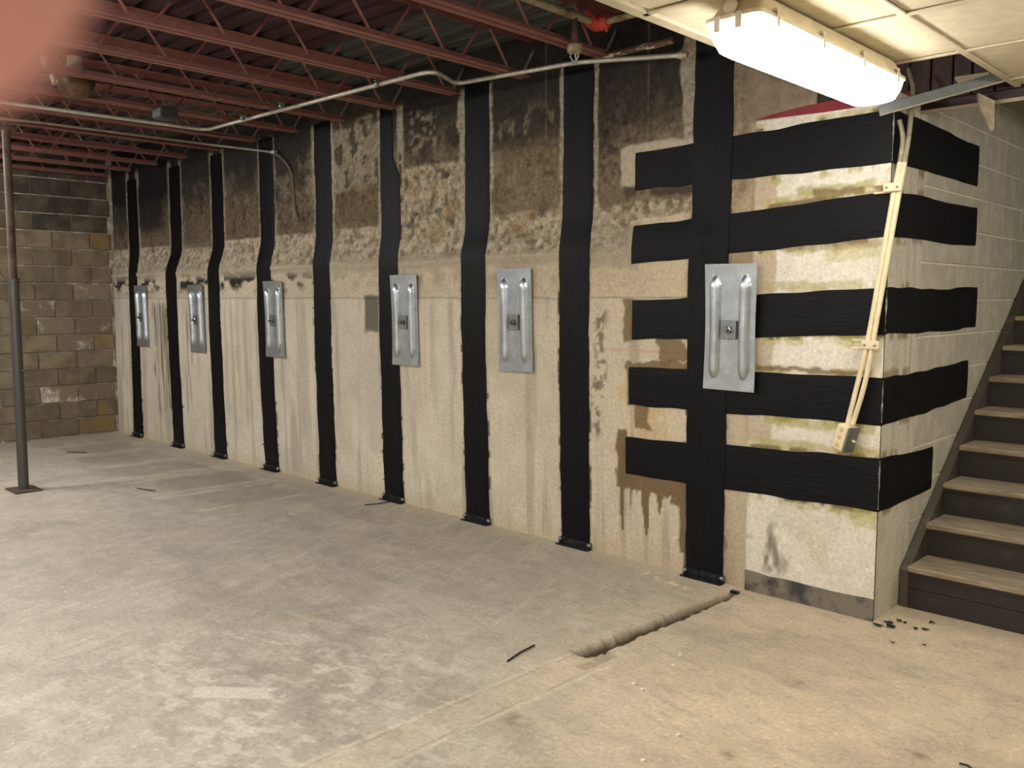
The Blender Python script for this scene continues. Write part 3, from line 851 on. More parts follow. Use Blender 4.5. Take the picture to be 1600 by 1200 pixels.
for i, s in enumerate(STRIPS):
    r = thing('reinforcement_strip', (s, float(face0(np.array(s), np.array(0.))), 0), 'vertical black epoxy wall strip '+desc[i], 'wall strip', 'vertical black wall strips')
    zs = np.linspace(.012, TOPZ[i], 170); us = np.linspace(-1, 1, 9)
    zz, uu = np.meshgrid(zs, us, indexing='ij')
    el = (fbm(zz*6+i*5, zz*0, 3, 500+i)-.5)*.016; er = (fbm(zz*6+i*5+50, zz*0, 3, 520+i)-.5)*.016
    half = SW/2+np.where(uu < 0, el, er)
    if i == 5: half = half-np.where(uu > 0, .085*sst(2.42, 2.62, zz)+.0, 0)
    off = (fbm(zz*2+i*9, zz*0, 3, 540+i)-.5)*.012
    xx = s+uu*half+off
    yy = face0(xx, zz)
    over = .005 if i == 8 else 0
    bumpy = .004*(fbm(xx*9, zz*5, 3, 560)-.5)*sst(1.7, 1.85, zz)*sst(2.2, 2.0, zz)
    if i == 8: bumpy = bumpy-.012*np.exp(-((zz-1.86)/.06)**2-((uu+.2)/.4)**2)
    edge = np.where(np.abs(uu) > .95, .003, 0)
    fr = np.stack([xx, yy-.008-over+edge+bumpy, zz], -1); bk = np.stack([xx, yy+.004, zz], -1)
    MB().sheet(fr, bk).obj('sheet', ep_v, r, smooth=True)
    y0 = float(face0(np.array(s), np.array(.02)))-.008-over
    am = MB().prism([(y0, .000), (y0, .046), (y0-.006, .046), (y0-.006, .008), (y0-.045, .008), (y0-.045, .0)], 'x', s-SW/2-.012, s+SW/2+.012)
    fa = am.obj('foot_angle', angle_m, r)
    for sg in (-1, 1):
        MB().lathe([(.0, .0), (.015, .0), (.015, .009), (.009, .016), (0.001, .018)], (s+sg*(SW/2+.002), y0-.006, .030), 'y', 10).obj('bolt', bolt_m, fa, True)

names = ['topmost horizontal black band wrapping the pier corner below the ceiling', 'second horizontal black band from the top wrapping the pier',
         'middle horizontal black band passing behind the steel plate', 'fourth horizontal black band, just above the outlet box',
         'lowest and shortest horizontal black band ending at the stair stringer']
for bi, b in enumerate(BANDS):
    xl = np.linspace(b[0], 0, 60); yr = np.linspace(0, b[7], 50)[1:]
    vsn = np.linspace(0, 1, 9)
    fr = []; bk = []
    for v in vsn:
        rf = []; rbk = []
        for x_ in xl:
            zb, zt = band_z(b, np.array(x_)); z_ = float(zb+(zt-zb)*v)
            z_ += (float(vnoise(np.array(x_*7.), np.array(bi+.3), 600 if v < .5 else 601))-.5)*.012*abs(2*v-1)
            y_ = float(face0(np.array(x_), np.array(z_)))
            e = .002 if v in (0., 1.) else 0
            y_ -= .0025*float(vnoise(np.array(x_*9.), np.array(z_*9), 610))
            rf.append((x_+(.0055 if x_ == 0 else 0), y_-.0055+e, z_)); rbk.append((x_-(.004 if x_ == 0 else 0), y_+.003, z_))
        for y_ in yr:
            t = y_/b[7]; z_ = (b[3]+(b[5]-b[3])*t)*(1-v)+(b[4]+(b[6]-b[4])*t)*v
            z_ += (float(vnoise(np.array(y_*7.), np.array(bi+9.3), 600 if v < .5 else 601))-.5)*.014*abs(2*v-1)
            z_ += .004*math.sin(y_*4+bi)
            e = .002 if v in (0., 1.) else 0
            rf.append((.0060-e+.002*float(vnoise(np.array(y_*9.), np.array(z_*9), 611)), y_, z_)); rbk.append((-.003, y_, z_))
        fr.append(rf); bk.append(rbk)
    o = MB().sheet(np.array(fr), np.array(bk)).obj('reinforcement_band', ep_h, smooth=True)
    tag(o, names[bi], 'wall band', 'horizontal black wall bands')
    pth = [(.0052+.002*(vnoise(q*60., bi+.5, 620)-.5), -.0162+.002*(vnoise(q*50., bi+.2, 621)-.5), q) for q in np.linspace(b[3]+.012, b[4]-.012, 22)]
    rr_ = [.0012+.0034*float(sst(.35, .75, vnoise(q[2]*26., bi*3.1, 622))) for q in pth]
    MB().tube(pth, rr_, 6).obj('scuffed_edge', mat('scuff', (150, 150, 150), .4, var=.5, scale=30, spec=.5), o, True)

# ------------------------------------------------------------------ steel anchor plates
galv = mat('galvanised', (196, 204, 211), .34, .85, var=.12, scale=9, bump=.04, bscale=30)
galv2 = mat('washer_steel', (150, 154, 156), .4, .8, var=.15, scale=20)
def plate_mesh():
    us = np.linspace(-.152, .152, 61); vs_ = np.linspace(-.333, .333, 90)
    uu, vv = np.meshgrid(us, vs_, indexing='ij')
    h = np.zeros_like(uu)
    for cx in (-.088, .088):
        d = np.abs(uu-cx)
        end = np.clip((np.abs(vv)-.20)/.07, 0, 1)
        wdt = .031*np.sqrt(np.clip(1-end**2, 0, 1))+1e-4
        t = np.clip(1-(d/wdt)**2, 0, 1)
        h = np.maximum(h, .030*np.sqrt(t)*np.sqrt(np.clip(1-end**2, 0, 1)))
    waist = 1-.035*np.exp(-(vv/.2)**2)
    fr = np.stack([uu*waist, -.006-h-.006*(np.abs(vv)/.333)**3, vv], -1)
    bk = fr.copy(); bk[..., 1] += .004
    return MB().sheet(fr, bk).mesh('plate', galv, True)
PM = plate_mesh()
wash = MB().box((0, 0, 0), (.098, .008, .098), ch=.002).box((.045, -.010, 0), (.008, .014, .098)).mesh('washer', galv2)
nutm = MB().lathe([(.002, .0), (.021, .0), (.021, .016), (.018, .018), (.002, .018)], (0, 0, 0), 'y', 6).mesh('nut', bolt_m)
rodm = MB().tube([(0, 0, 0), (0, -.045, 0)], .0105, 12).mesh('threaded_rod', bolt_m, True)
PL = [(-8.03, 1.362, .0, 'farthest and narrowest looking steel plate, right of the first black strip'),
      (-6.72, 1.355, .0, 'steel wall plate between the second and third black strips from the block wall'),
      (-5.262, 1.372, .0, 'steel wall plate touching the fourth black strip from the block wall'),
      (-3.472, 1.392, .0, 'steel wall plate right of the dark damp patch, against a black strip'),
      (-2.342, 1.411, -.012, 'steel wall plate standing alone in the middle of a beige wall bay'),
      (-.790, 1.400, .008, 'large nearest steel wall plate overlapping the black bands by the pier')]
for k, (x_, z_, tw, lab) in enumerate(PL):
    yb = float(face0(np.array(x_), np.array(1.62)))-(.024 if k == 5 else .012)
    r = thing('anchor_plate', (x_, yb, z_), 'galvanised '+lab, 'wall plate', 'galvanised steel wall anchor plates')
    def put(nm, me, dy, dz=0):
        o = bpy.data.objects.new(nm, me); COL.objects.link(o); o.parent = r; o.location = (0, dy, dz); return o
    put('plate', PM, 0)
    put('washer', wash, -.014, -.012)
    n = put('nut', nutm, -.018, -.012); put('threaded_rod', rodm, -.012, -.012)
    lean = .014 if k < 5 else .0
    r.rotation_euler = (0.02, tw, 0)

# ------------------------------------------------------------------ open web joists
joist_m = mat('joist_primer', (132, 84, 78), .5, var=.30, scale=14, bump=.15, bscale=50, rgb2=(152, 108, 100), lo=.5, hi=.72, obj_var=.06)
web_m = mat('web_primer', (132, 84, 76), .6, var=.3, scale=20, rgb2=(150, 120, 100), lo=.55, hi=.75)
JX = [-.95-.645*i for i in range(13)]
JB, JT = 2.915, 3.18
PITCH = .52
def chord_mesh(z, up, y0, y1, nm):
    mb = MB()
    for sg in (-1, 1):
        L_ = [(sg*.009, z), (sg*.047, z), (sg*.047, z+up*.005), (sg*.014, z+up*.005), (sg*.014, z+up*.038), (sg*.009, z+up*.038)]
        mb.prism(L_, 'y', y0, y1)
    return mb.mesh(nm, joist_m)
botm = chord_mesh(JB, 1, -6.58, -.075, 'bottom_chord')
topm = chord_mesh(JT, -1, -6.58, .06, 'top_chord')
barA = MB().tube([(0, .055, JB+.018), (0, PITCH/2-.03, JT-.018)], .0085, 6).mesh('web_bar', web_m, True)
barB = MB().tube([(0, PITCH/2+.03, JT-.018), (0, PITCH-.055, JB+.018)], .0085, 6).mesh('web_bar', web_m, True)
endb = MB().tube([(0, -.10, JB+.02), (0, .045, JT-.02)], .009, 6).mesh('end_bar', mat('end_bar', (134, 122, 106), .6, var=.25), True)
ordn = ['nearest the suspended ceiling, partly hidden by it', 'with the sprinkler drop beside its end', 'second left of the sprinkler drop',
        'third left of the sprinkler drop', 'fourth left of the sprinkler drop', 'fifth left of the sprinkler drop', 'carrying the white conduit elbow, sixth left of the sprinkler',
        'seventh left of the sprinkler drop', 'eighth left of the sprinkler drop', 'fourth from the far block wall', 'third from the far block wall',
        'second from the far block wall', 'closest to the far block wall']
for k, jx in enumerate(JX):
    r = thing('bar_joist', (jx, 0, JB), 'dark red open web steel joist '+ordn[k], 'joist', 'dark red steel roof joists')
    def put(nm, me, loc=(0, 0, 0)):
        o = bpy.data.objects.new(nm, me); COL.objects.link(o); o.parent = r
        o.location = (loc[0], loc[1], loc[2]-JB); return o
    put('bottom_chord', botm); put('top_chord', topm)
    sh = random.uniform(-.04, .04)
    yy = -.66+sh
    while yy > -6.3:
        put('web_bar', barA, (0, yy, 0)); put('web_bar', barB, (0, yy, 0)); yy -= PITCH
    put('end_bar', endb)

# ------------------------------------------------------------------ fluorescent fixtures
house_m = mat('fixture_housing', (216, 202, 168), .55, var=.10, scale=16)
latch_m = mat('fixture_latch', (200, 190, 166), .45, var=.08)
diff_m = mat('lit_diffuser', (240, 240, 235), .4, emit=(1.0, .958, .895, LAMP*.60))
diff_c = mat('lit_diffuser_cool', (240, 240, 235), .4, emit=(1.0, .99, .975, LAMP*2.7))
def ring(x0, x1, y0, y1, z, rc=.03, n=4):
    P = []
    for (cx, cy, a0) in ((x1-rc, y1-rc, 0), (x0+rc, y1-rc, 90), (x0+rc, y0+rc, 180), (x1-rc, y0+rc, 270)):
        for i in range(n+1):
            a = math.radians(a0+90*i/n); P.append((cx+rc*math.cos(a), cy+rc*math.sin(a), z))
    return P
def loft(rings, capa=True, capb=True):
    mb = MB(); n = len(rings[0]); V = [p for r_ in rings for p in r_]; F = []
    for i in range(len(rings)-1):
        for k in range(n):
            a = i*n+k; b_ = i*n+(k+1) % n; F.append((a, b_, b_+n, a+n))
    if capa: F.append(tuple(range(n)))
    if capb: F.append(tuple((len(rings)-1)*n+k for k in range(n)))
    return mb.add(V, F)
def fixture(cx, cy, cz, label, dm=None):
    r = thing('light_fixture', (cx, cy, cz), label, 'ceiling light', 'vapour tight fluorescent fixtures')
    L2 = .61
    loft([ring(cx-.070, cx+.070, cy-L2+.07, cy+L2-.07, cz), ring(cx-.080, cx+.080, cy-L2+.05, cy+L2-.05, cz-.012), ring(cx-.094, cx+.094, cy-L2+.015, cy+L2-.015, cz-.055),
          ring(cx-.102, cx+.102, cy-L2, cy+L2, cz-.058), ring(cx-.102, cx+.102, cy-L2, cy+L2, cz-.070)]).obj('housing', house_m, r, True)
    loft([ring(cx-.098, cx+.098, cy-L2+.008, cy+L2-.008, cz-.0702), ring(cx-.094, cx+.094, cy-L2+.02, cy+L2-.02, cz-.11, .035), ring(cx-.084, cx+.084, cy-L2+.05, cy+L2-.05, cz-.150, .04),
          ring(cx-.066, cx+.066, cy-L2+.085, cy+L2-.085, cz-.162, .035)]).obj('diffuser', dm or diff_m, r, True)
    for yy in (-.50, -.17, .17, .50):
        for sg in (-1, 1):
            mb = MB().box((cx+sg*.104, cy+yy, cz-.070), (.008, .018, .050), ch=.002).box((cx+sg*.101, cy+yy, cz-.045), (.012, .024, .012), ch=.002)
            mb.obj('latch', latch_m, r)
    for xx in (-.045, .03):
        MB().box((cx+xx, cy-L2-.004, cz-.082), (.022, .008, .050), ch=.002).obj('latch', latch_m, r)
    MB().lathe([(.001, 0), (.024, 0), (.024, .004), (.020, .006), (.001, .006)], (cx-.01, cy-L2+.018, cz-.030), 'y', 20).obj('knockout', latch_m, r, True)
    MB().lathe([(.001, 0), (.012, 0), (.012, .018), (.001, .02)], (cx, cy+L2+.016, cz-.062), 'y', 12).obj('end_knob', latch_m, r, True)
    return r
fixture(.112, -1.045, CZ-.002, 'glowing fluorescent fixture hung under the tile ceiling near the pier')
fixture(.118, -5.4, CZ-.002, 'glowing fluorescent fixture under the tile ceiling behind the viewer', diff_c)
fixture(1.36, -.98, CZ-.002, 'glowing fluorescent fixture under the tile ceiling right of the pier')
fixture(2.25, 1.3, CZ-.002, 'added unseen fluorescent fixture beyond the stairs lighting the stair wall')  # unseen lamp, added to brighten the stairwell block wall
fixture(-1.6, -4.5, JB-.004, 'glowing fluorescent fixture under the joists left of the viewer', diff_c)
fixture(-4.2, -4.3, JB-.004, 'glowing fluorescent fixture under the joists out on the left', diff_c)
fixture(-6.7, -2.95, JB-.004, 'added unseen fluorescent fixture under the joists brightening the far block wall', diff_c)  # out-of-view lamp, added here to lift the dark far end

# ------------------------------------------------------------------ staircase
wood_t = mat('tread_wood', (162, 148, 124), .7, scale=6, rgb2=(124, 108, 86), lo=.42, hi=.66, bump=.15, bscale=40, stretch=(1.0, 5, 5), obj_var=.08)
wood_r = mat('riser_wood', (42, 36, 31), .5, scale=9, rgb2=(66, 57, 47), lo=.55, hi=.75, bump=.15, bscale=40, stretch=(1, 3, 2))
wood_s = mat('stringer_wood', (78, 70, 61), .55, scale=8, rgb2=(132, 121, 104), lo=.56, hi=.74, bump=.12, bscale=40)
st = thing('staircase', (.55, .30, 0), 'dark wooden staircase with worn pale treads rising along the painted block wall', 'stairs')
sp = [(.300, 0.0), (.300, .190), (3.30, 2.44), (3.30, 1.9), (.80, 0.0)]
MB().prism(sp, 'x', .008, .050).obj('stringer', wood_s, st)
MB().prism(sp, 'x', 1.085, 1.130).obj('stringer', wood_s, st)
MB().prism([(.86, .0), (3.30, 1.85), (3.30, .0)], 'x', 1.095, 1.12).obj('side_panel', wood_r, st)
RUN, RISE = .2385, .1745
for k in range(13):
    y0 = .268+k*RUN; z0 = .223+k*RISE
    if z0 > 2.5: break
    zb = 0.002 if k == 0 else z0-RISE
    if k == 0:
        MB().box((.5675, y0+.042, .052), (1.035, .020, .100), ch=.003).obj('riser', wood_r, st)
        MB().box((.5675, y0+.040, .148), (1.035, .020, .088), ch=.003).obj('riser', wood_r, st)
    else:
        MB().box((.5675, y0+.042, (zb+z0-.030)/2), (1.035, .020, z0-.030-zb)).obj('riser', wood_r, st)
    MB().box((.5675, y0+(RUN+.045)/2, z0-.016), (1.035, RUN+.045, .030), ch=.006).obj('tread', wood_t, st)
    MB().box((.5675, y0+.027, z0-.040), (1.035, .016, .016)).obj('cove', wood_r, st)

# ------------------------------------------------------------------ post
post_m = mat('post_steel', (88, 84, 82), .45, .6, scale=8, rgb2=(96, 70, 56), lo=.58, hi=.72, bump=.1, stretch=(1, 1, .4))
post_r = mat('post_rust', (92, 74, 62), .7, .2, scale=8, rgb2=(70, 50, 40), lo=.45, hi=.62, bump=.15)
PX, PY = -6.15, -1.855
po = thing('support_post', (PX, PY, 0), 'thin adjustable steel post with rusty foot standing at the left edge', 'post')
tilt = .06
MB().tube([(PX, PY, .012), (PX+.02, PY, 1.70)], .040, 16).obj('lower_tube', post_m, po, True)
MB().tube([(PX+.02, PY, 1.66), (PX+.035, PY, 2.86)], .030, 16).obj('upper_tube', post_r, po, True)
MB().tube([(PX+.02, PY, 1.67), (PX+.02, PY, 1.71)], .045, 16).obj('collar', post_m, po, True)
MB().box((PX, PY, .008), (.26, .20, .012), ch=.002).obj('base_plate', post_r, po)
MB().box((PX+.035, PY, 2.87), (.18, .14, .014), ch=.002).obj('top_plate', post_r, po)
MB().tube([(PX-.06, PY-.03, .98), (PX+.06, PY+.03, .98)], .009, 8).obj('pin', bolt_m, po, True)
MB().tube([(PX-.04, PY-.04, 1.69), (PX-.13, PY-.10, 1.83)], .008, 8).obj('handle', post_r, po, True)

# ------------------------------------------------------------------ conduits
def smooth_path(pts, n=8, r=.08):
    pts = [np.array(p, float) for p in pts]; out = [pts[0]]
    for i in range(1, len(pts)-1):
        a, b_, c_ = pts[i-1], pts[i], pts[i+1]
        d1 = a-b_; d2 = c_-b_
        l1 = min(r, np.linalg.norm(d1)*.45); l2 = min(r, np.linalg.norm(d2)*.45)
        p0 = b_+d1/np.linalg.norm(d1)*l1; p1 = b_+d2/np.linalg.norm(d2)*l2
        for k in range(n+1):
            t = k/n; out.append(p0*(1-t)**2+2*b_*t*(1-t)+p1*t*t)
    out.append(pts[-1]); return out
cond_m = mat('conduit_steel', (196, 192, 180), .4, .45, var=.12, scale=20)
cz = 2.885
A = [onZ(-60, 151, cz), onZ(322, 203, cz), onZ(664, 113, cz), onZ(684, 113, cz), onZ(712, 131, cz), onZ(900, 97, cz-.0), onZ(1066, 86, cz-.06)]
A[5] = onY(905, 97, -.19); A[6] = onY(1066, 86, -.13); A[4] = onZ(712, 131, 2.90)
c1 = thing('electrical_conduit', tuple(A[1]), 'long pale conduit bending along under the joists towards the last strip', 'conduit')
MB().tube(smooth_path(A, 8, .09), .0135, 10).obj('pipe', cond_m, c1, True)
dv = A[6]-A[5]; dv /= np.linalg.norm(dv)
MB().tube([A[6]-dv*.03, A[6]-dv*.012, A[6]-dv*.012, A[6]+dv*.012, A[6]+dv*.012, A[6]+dv*.03], [.018, .018, .022, .022, .017, .017], 10).obj('connector', cond_m, c1, True)
for px, py, i0 in ((440, 165, 1), (380, 184, 1), (590, 131, 2)):
    p = onZ(px, py, cz); ddv = A[2]-A[1]; ddv /= np.linalg.norm(ddv)
    MB().tube([p-ddv*.012, p+ddv*.012], .0185, 10).box(p+np.array([0, 0, .016]), (.02, .05, .006)).obj('strap', galv2, c1, True)
red_w = mat('red_wire', (196, 60, 40), .5); wht_w = mat('white_wire', (214, 200, 180), .5)
p = A[6]+dv*.03
for k, (m_, off, nm) in enumerate(((red_w, -.004, 'red_wire'), (wht_w, .006, 'white_wire'))):
    q = [p+np.array([0, off, 0]), p+np.array([.02, off, .0]), p+np.array([.028, off, .03]), p+np.array([.022, off, .14])]
    MB().tube(smooth_path(q, 5, .02), .0028, 6).obj(nm, m_, c1, True)
B = [onZ(-50, 180, 2.905), onZ(60, 191, 2.905), onZ(230, 213, 2.905), onZ(330, 226, 2.905), onY(428, 238, -.035)]
c2 = thing('electrical_conduit', tuple(B[-1]), 'thin dull conduit under far joists with a cable hanging down the wall', 'conduit')
MB().tube(smooth_path(B, 5, .08), .010, 8).obj('pipe', mat('conduit_dull', (150, 142, 128), .5, .3, var=.15), c2, True)
e = B[-1]
MB().box(e, (.05, .04, .03), ch=.004).obj('elbow', cond_m, c2)
Q = [e, onY(444, 250, -.02), onY(456, 268, 0.0), onY(459, 300, .0), onY(460, 325, 0), onY(467, 345, -.02)]
MB().tube(smooth_path(Q, 5, .1), .010, 8).obj('hanging_cable', mat('cable', (120, 110, 94), .6, var=.15), c2, True)
# sprinkler pipe with drop and red coupling
spm = mat('sprinkler_pipe', (176, 164, 132), .5, .4, scale=14, rgb2=(110, 88, 66), lo=.5, hi=.7)
spd = mat('drop_pipe', (96, 70, 62), .6, .3, var=.3, scale=20)
S0 = onZ(700, -40, 3.04); S1 = onZ(925, 34, 3.04); S2 = onZ(998, 22, 3.04)
s_ = thing('sprinkler_pipe', tuple(S1), 'overhead sprinkler pipe with red coupling and a capped drop head', 'pipe')
dirn = np.array([0, 1., 0])
spx = S1[0]; spy = S1[1]
S0 = np.array([spx-.0, -3.6, 3.04])
S0 = S1+(S0-S1)
MB().tube([S0, S1], .021, 12).obj('pipe', spm, s_, True)
MB().tube([S1+np.array([.03, .05, .0]), np.array([.2, S1[1]+.06, 3.04])], .019, 12).obj('branch_pipe', spm, s_, True)
redc = mat('red_coupling', (206, 74, 56), .45, var=.1)
cp = MB().tube([S1-dirn*.02, S1+np.array([0, .03, -.004]), S1+np.array([.025, .05, 0]), S1+np.array([.07, .055, 0])], [.036, .042, .042, .034], 14)
cp.box(S1+np.array([-.01, -.02, .04]), (.03, .03, .03), ch=.004).box(S1+np.array([.06, .05, -.04]), (.014, .014, .03), ch=.003)
cp.obj('red_coupling', redc, s_, True)
D0 = onZ(897, 80, 2.88)
D0 = np.array([spx, D0[1], D0[2]])
D = onX(898, 80, spx)
MB().tube([(D[0], D[1], 3.04), (D[0], D[1], D[2]+.10), (D[0], D[1], D[2]+.10), (D[0], D[1], D[2]+.03)], [.015, .015, .022, .022], 12).obj('drop_pipe', spd, s_, True)
es = MB().lathe([(.001, .03), (.040, .03), (.040, -.005), (.034, -.008), (.001, -.008)], D, 'z', 20).obj('escutcheon', spm, s_, True)
hd = MB()
for k in range(3):
    a = k*2.094
    hd.tube([D+np.array([.020*math.cos(a), .020*math.sin(a), -.006]), D+np.array([.026*math.cos(a), .026*math.sin(a), -.03]), D+np.array([.004*math.cos(a), .004*math.sin(a), -.058])], .0042, 6)
hd.lathe([(.001, -.056), (.016, -.058), (.016, -.061), (.001, -.062)], D, 'z', 14)
hd.obj('sprinkler_head', cond_m, s_, True)

bt = MB().tube([onY(945, 88, -.10), onY(1050, 64, -.16)], .018, 6).obj('batten', mat('paint_worn_wood', (92, 66, 54), .7, scale=10, rgb2=(206, 196, 176), lo=.52, hi=.58, stretch=(1, 1, 3)))
tag(bt, 'brown batten with flaking white paint above the conduit end', 'batten')

# unlit dome lamp, junction box and two more sprinkler heads among the joists at the left
dl = onZ(118, 130, 2.98)
lp = thing('dome_lamp', tuple(dl), 'unlit dome lamp with pale cap hanging between far joists', 'lamp')
MB().lathe([(.001, .07), (.06, .068), (.115, .05), (.122, .0), (.105, -.05), (.07, -.085), (.03, -.10), (.001, -.102)], dl, 'z', 24).obj('dome', mat('lamp_dome', (96, 68, 50), .4, .2, var=.3), lp, True)
MB().lathe([(.001, .17), (.045, .17), (.048, .12), (.055, .105), (.001, .10)], dl, 'z', 16).obj('cap', mat('lamp_cap', (186, 178, 160), .5, var=.1), lp, True)
jb = onZ(258, 178, 2.872)
j_ = thing('junction_box', tuple(jb), 'small dark junction box fixed on a far joist above the conduit', 'junction box')
MB().box(jb, (.14, .13, .075), ch=.008).obj('box', mat('dark_box', (50, 48, 48), .6, var=.2), j_)
MB().box(jb+np.array([0, 0, -.038]), (.12, .10, .006), ch=.002).obj('cover', mat('dark_box2', (62, 60, 58), .5, var=.2), j_)
for (px, py, lab) in ((68, 96, 'small sprinkler head above the dome lamp on the left'), (83, 124, 'small sprinkler head hanging beside the dome lamp')):
    q = onZ(px, py, 2.95)
    h_ = thing('pendent_sprinkler', tuple(q), lab, 'sprinkler', 'small sprinkler heads by the dome lamp')
    MB().tube([q+np.array([0, 0, .02]), q+np.array([0, 0, .20])], .012, 8).obj('drop_pipe', spd, h_, True)
    MB().lathe([(.001, .03), (.022, .03), (.022, .005), (.008, -.02), (.016, -.03), (.001, -.034)], q, 'z', 12).obj('head', cond_m, h_, True)

# ------------------------------------------------------------------ twin conduits down the pier corner to an outlet box
cream = mat('cream_conduit', (232, 217, 180), .5, var=.06, scale=10)
bare = mat('bare_conduit', (178, 168, 142), .45, .3, var=.2, scale=12)
OY = -.062
G = lambda px, py, y_: onY(px, py, y_)
cd = thing('conduit_drop', tuple(G(1322, 690, -.08)), 'twin cream conduits clamped at the pier corner with an outlet box below', 'conduit')
p1 = [G(1408, 165, .05), G(1411, 200, .02), G(1405, 262, -.01), G(1397, 300, -.045), G(1356, 535, -.065), G(1340, 600, -.068), G(1324, 664, -.08)]
p2 = [G(1424, 165, .05), G(1420, 200, .02), G(1412, 262, -.01), G(1405, 300, -.045), G(1364, 535, -.065), G(1352, 600, -.068), G(1332, 664, -.08)]
p1[1] = G(1412, 215, .03); p1[0] = G(1405, 188, .03)
p2[1] = G(1420, 215, .05); p2[0] = G(1424, 175, .08); p2 = [G(1420, 108, .20), G(1428, 140, .14)]+p2
for pth in (p1, p2):
    sp_ = smooth_path(pth, 6, .12)
    cut = min(range(len(sp_)), key=lambda q: abs(sp_[q][2]-2.17))
    MB().tube(sp_[cut:], .0118, 12).obj('pipe', cream, cd, True)
    MB().tube(sp_[:cut+1], .0112, 12).obj('bare_pipe', bare, cd, True)
up_ = []
for (px, py, y_) in ((1394, 293, -.045), (1359, 539, -.064)):
    c_ = G(px, py, y_)
    mb = MB().box(c_+np.array([.006, -.012, 0]), (.082, .012, .040), ch=.004).box(c_+np.array([-.048, .012, .020]), (.08, .012, .010), ch=.003).box(c_+np.array([-.048, .012, -.018]), (.08, .012, .010), ch=.003)
    mb.box(c_+np.array([.006, .016, 0]), (.072, .008, .028), ch=.002)
    cl = mb.obj('clamp', cream, cd)
    for sg in (-1, 1):
        MB().lathe([(.001, 0), (.006, 0), (.006, .006), (.001, .007)], c_+np.array([.006+sg*.024, -.017, 0]), 'y', 10).obj('screw', bolt_m, cl, True)
bc = G(1320, 683, -.09)
tl = math.radians(15)
ry = np.array([[math.cos(tl), 0, math.sin(tl)], [0, 1, 0], [-math.sin(tl), 0, math.cos(tl)]])
az = math.radians(76)
rz = np.array([[math.cos(az), -math.sin(az), 0], [math.sin(az), math.cos(az), 0], [0, 0, 1]])
MX = ry@rz
bx = MB().box(bc, (.080, .062, .125), MX, ch=.006).obj('outlet_box', cream, cd)
MB().box(bc+MX@np.array([.0, -.036, 0]), (.082, .012, .127), MX, ch=.004).obj('cover', mat('grey_cover', (118, 122, 120), .4, .5, var=.08), bx)
MB().box(bc+MX@np.array([.004, -.048, -.002]), (.010, .022, .010), MX, ch=.002).obj('switch_lever', mat('lever', (214, 206, 180), .5), bx)
for dz in (.038, 0, -.038):
    MB().lathe([(.001, 0), (.011, 0), (.011, .002), (.001, .003)], bc+MX@np.array([-.041, .0, dz]), 'x', 14, M=MX@np.diag([-1, 1, -1])).obj('knockout', mat('knockout_cream', (206, 186, 140), .5), bx, True)

# ------------------------------------------------------------------ bits on the floor
blk = mat('black_scrap', (34, 32, 32), .6, var=.3)
def on_floor(px, py): 
    q = onZ(px, py); return q
specs = [(1372, 979, .03), (1389, 974, .032), (1392, 981, .036), (1405, 972, .022), (1413, 975, .016), (1430, 984, .018), (1446, 985, .022), (1456, 975, .018), (1444, 1010, .014), (1395, 1005, .014)]
where = ['right at the foot of the pier corner', 'just behind the largest flake by the pier', 'largest of the cluster by the pier', 'at the back of the cluster by the pier', 'tiny, right of the cluster by the pier',
         'midway between the pier and the bottom stair', 'in front of the bottom stair, curled', 'closest to the bottom riser', 'alone in front of the flakes by the stairs', 'alone in front of the pier corner']
for k, (px, py, s) in enumerate(specs):
    q = on_floor(px, py); a0 = random.uniform(0, 6.28)
    pts = [np.array([q[0]+s*random.uniform(.5, 1)*math.cos(a0+i*1.05), q[1]+s*.6*random.uniform(.5, 1)*math.sin(a0+i*1.05), .004+random.uniform(.0, .010)]) for i in range(6)]
    o = shard(pts, .002, 'paint_flake', '', blk)
    tag(o, 'black scrap flake on the floor, '+where[k], 'flake', 'black scraps by the stairs')
for k, (px, py, s, lab) in enumerate(((990, 1070, .014, 'largest white crumb on the floor below the trench end'), (1004, 1079, .012, 'white crumb just right of the largest white crumb'),
                                      (1062, 1024, .009, 'small white crumb right of the trench'), (1052, 1041, .010, 'small pale crumb between trench and white crumbs'), (1060, 1150, .011, 'pale crumb near the bottom edge of the view'),
                                      (1005, 1190, .012, 'pale crumb at the very bottom of the view'))):
    q = on_floor(px, py)
    pts = [np.array([q[0]+s*random.uniform(.6, 1)*math.cos(i*1.05), q[1]+s*random.uniform(.6, 1)*math.sin(i*1.05), .004]) for i in range(6)]
    o = shard(pts, .007, 'plaster_crumb', '', mat('crumb', (226, 220, 204), .9)); tag(o, lab, 'crumb', 'white plaster crumbs')
def wire(pts, r, lab, nm='wire_piece'):
    o = MB().tube(pts, r, 8).obj(nm, blk, None, True); return tag(o, lab, 'wire')
wire([onZ(793, 1033, .006), onZ(812, 1020, .008), onZ(835, 1008, .006)], .0045, 'thin dark stick lying on the floor left of the trench')
wire([onZ(570, 789, .005), onZ(590, 787, .007), onZ(625, 781, .006)], .004, 'thin black wire on the floor at the foot of a strip')
wire([onZ(1500, 1193, .006), onZ(1512, 1196, .016), onZ(1525, 1206, .006)], .004, 'dark bent scrap at the bottom right edge of the view')
wire([onZ(105, 706, .006), onZ(135, 707, .006)], .004, 'short dark stick on the far floor near the block wall')
wire([onZ(215, 763, .006), onZ(242, 767, .006)], .004, 'short dark stick on the floor right of the post')
ns = onZ(1148, 925, .008)
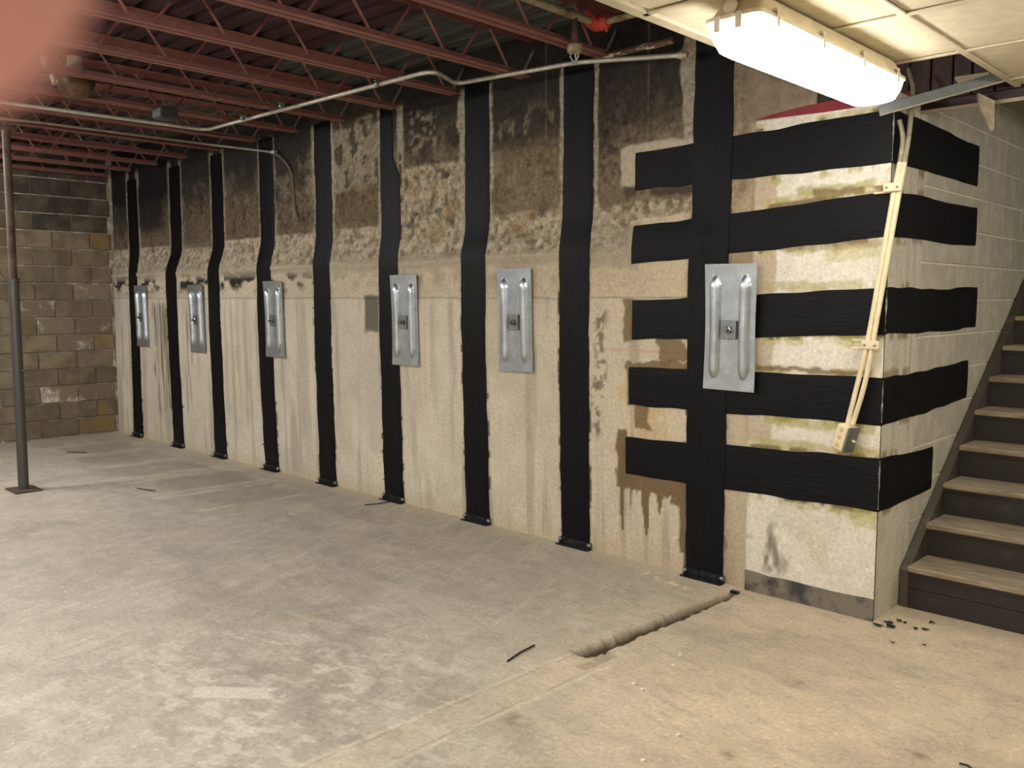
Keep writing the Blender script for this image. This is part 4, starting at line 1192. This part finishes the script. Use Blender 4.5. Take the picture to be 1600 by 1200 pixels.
o = MB().box(ns, (.045, .03, .014), ch=.003).obj('metal_clip', angle_m); tag(o, 'small metal clip on the floor beside the last strip foot', 'clip')

# ------------------------------------------------------------------ photographer's finger at the top left
skin = mat('skin', (253, 184, 180), .5, var=.05, scale=300, bump=.05, bscale=400)
def camp(px, py, d):
    v = _w(px, py); return CAM+v*d
tipc = camp(-6, -48, .036)
me = bpy.data.meshes.new('hand')
fw = ROT[:, 2]; rt = ROT[:, 0]; upv = -ROT[:, 1]
def off(p, r_, u_, f_): return p+rt*r_+upv*u_+fw*f_
V = []; E = []; RAD = []
def chain(pts, rads, root=None):
    prev = root
    for p, r_ in zip(pts, rads):
        V.append(tuple(p)); RAD.append(r_); i = len(V)-1
        if prev is not None: E.append((prev, i))
        prev = i
    return prev
palm = off(tipc, -.105, .050, -.030)
chain([off(palm, -.05, -.02, -.04)], [.028])
p0 = chain([palm], [.026], 0)
kn = [off(palm, .030, .030-.019*i, .012+.002*i) for i in range(4)]
chain([kn[0], off(kn[0], .022, .006, .032), off(tipc, -.020, .012, -.004), off(tipc, -.006, .003, 0), off(tipc, .002, -.002, 0)], [.012, .0102, .0098, .0098, .0090], 1)
for i in (1, 2, 3):
    k_ = kn[i]; s_l = (1.0, .95, .8)[i-1]
    chain([k_, off(k_, .016*s_l, -.004, .032*s_l), off(k_, .0, -.006, .048*s_l), off(k_, -.018, -.006, .046*s_l)], [.012, .0095, .0085, .0075], 1)
chain([off(palm, .0, -.055, -.012), off(palm, .030, -.075, .0), off(palm, .055, -.080, .012)], [.013, .011, .009], 1)
me.from_pydata(V, E, [])
hand = bpy.data.objects.new('hand', me); COL.objects.link(hand)
md_ = hand.modifiers.new('skin', 'SKIN'); md_.use_smooth_shade = True
for i, sv in enumerate(me.skin_vertices[0].data):
    sv.radius = (RAD[i], RAD[i]); sv.use_root = (i == 0)
sb = hand.modifiers.new('sub', 'SUBSURF'); sb.levels = 2; sb.render_levels = 2
me.materials.append(skin)
tag(hand, 'blurred pink fingertip of the photographer covering the top left corner', 'hand')
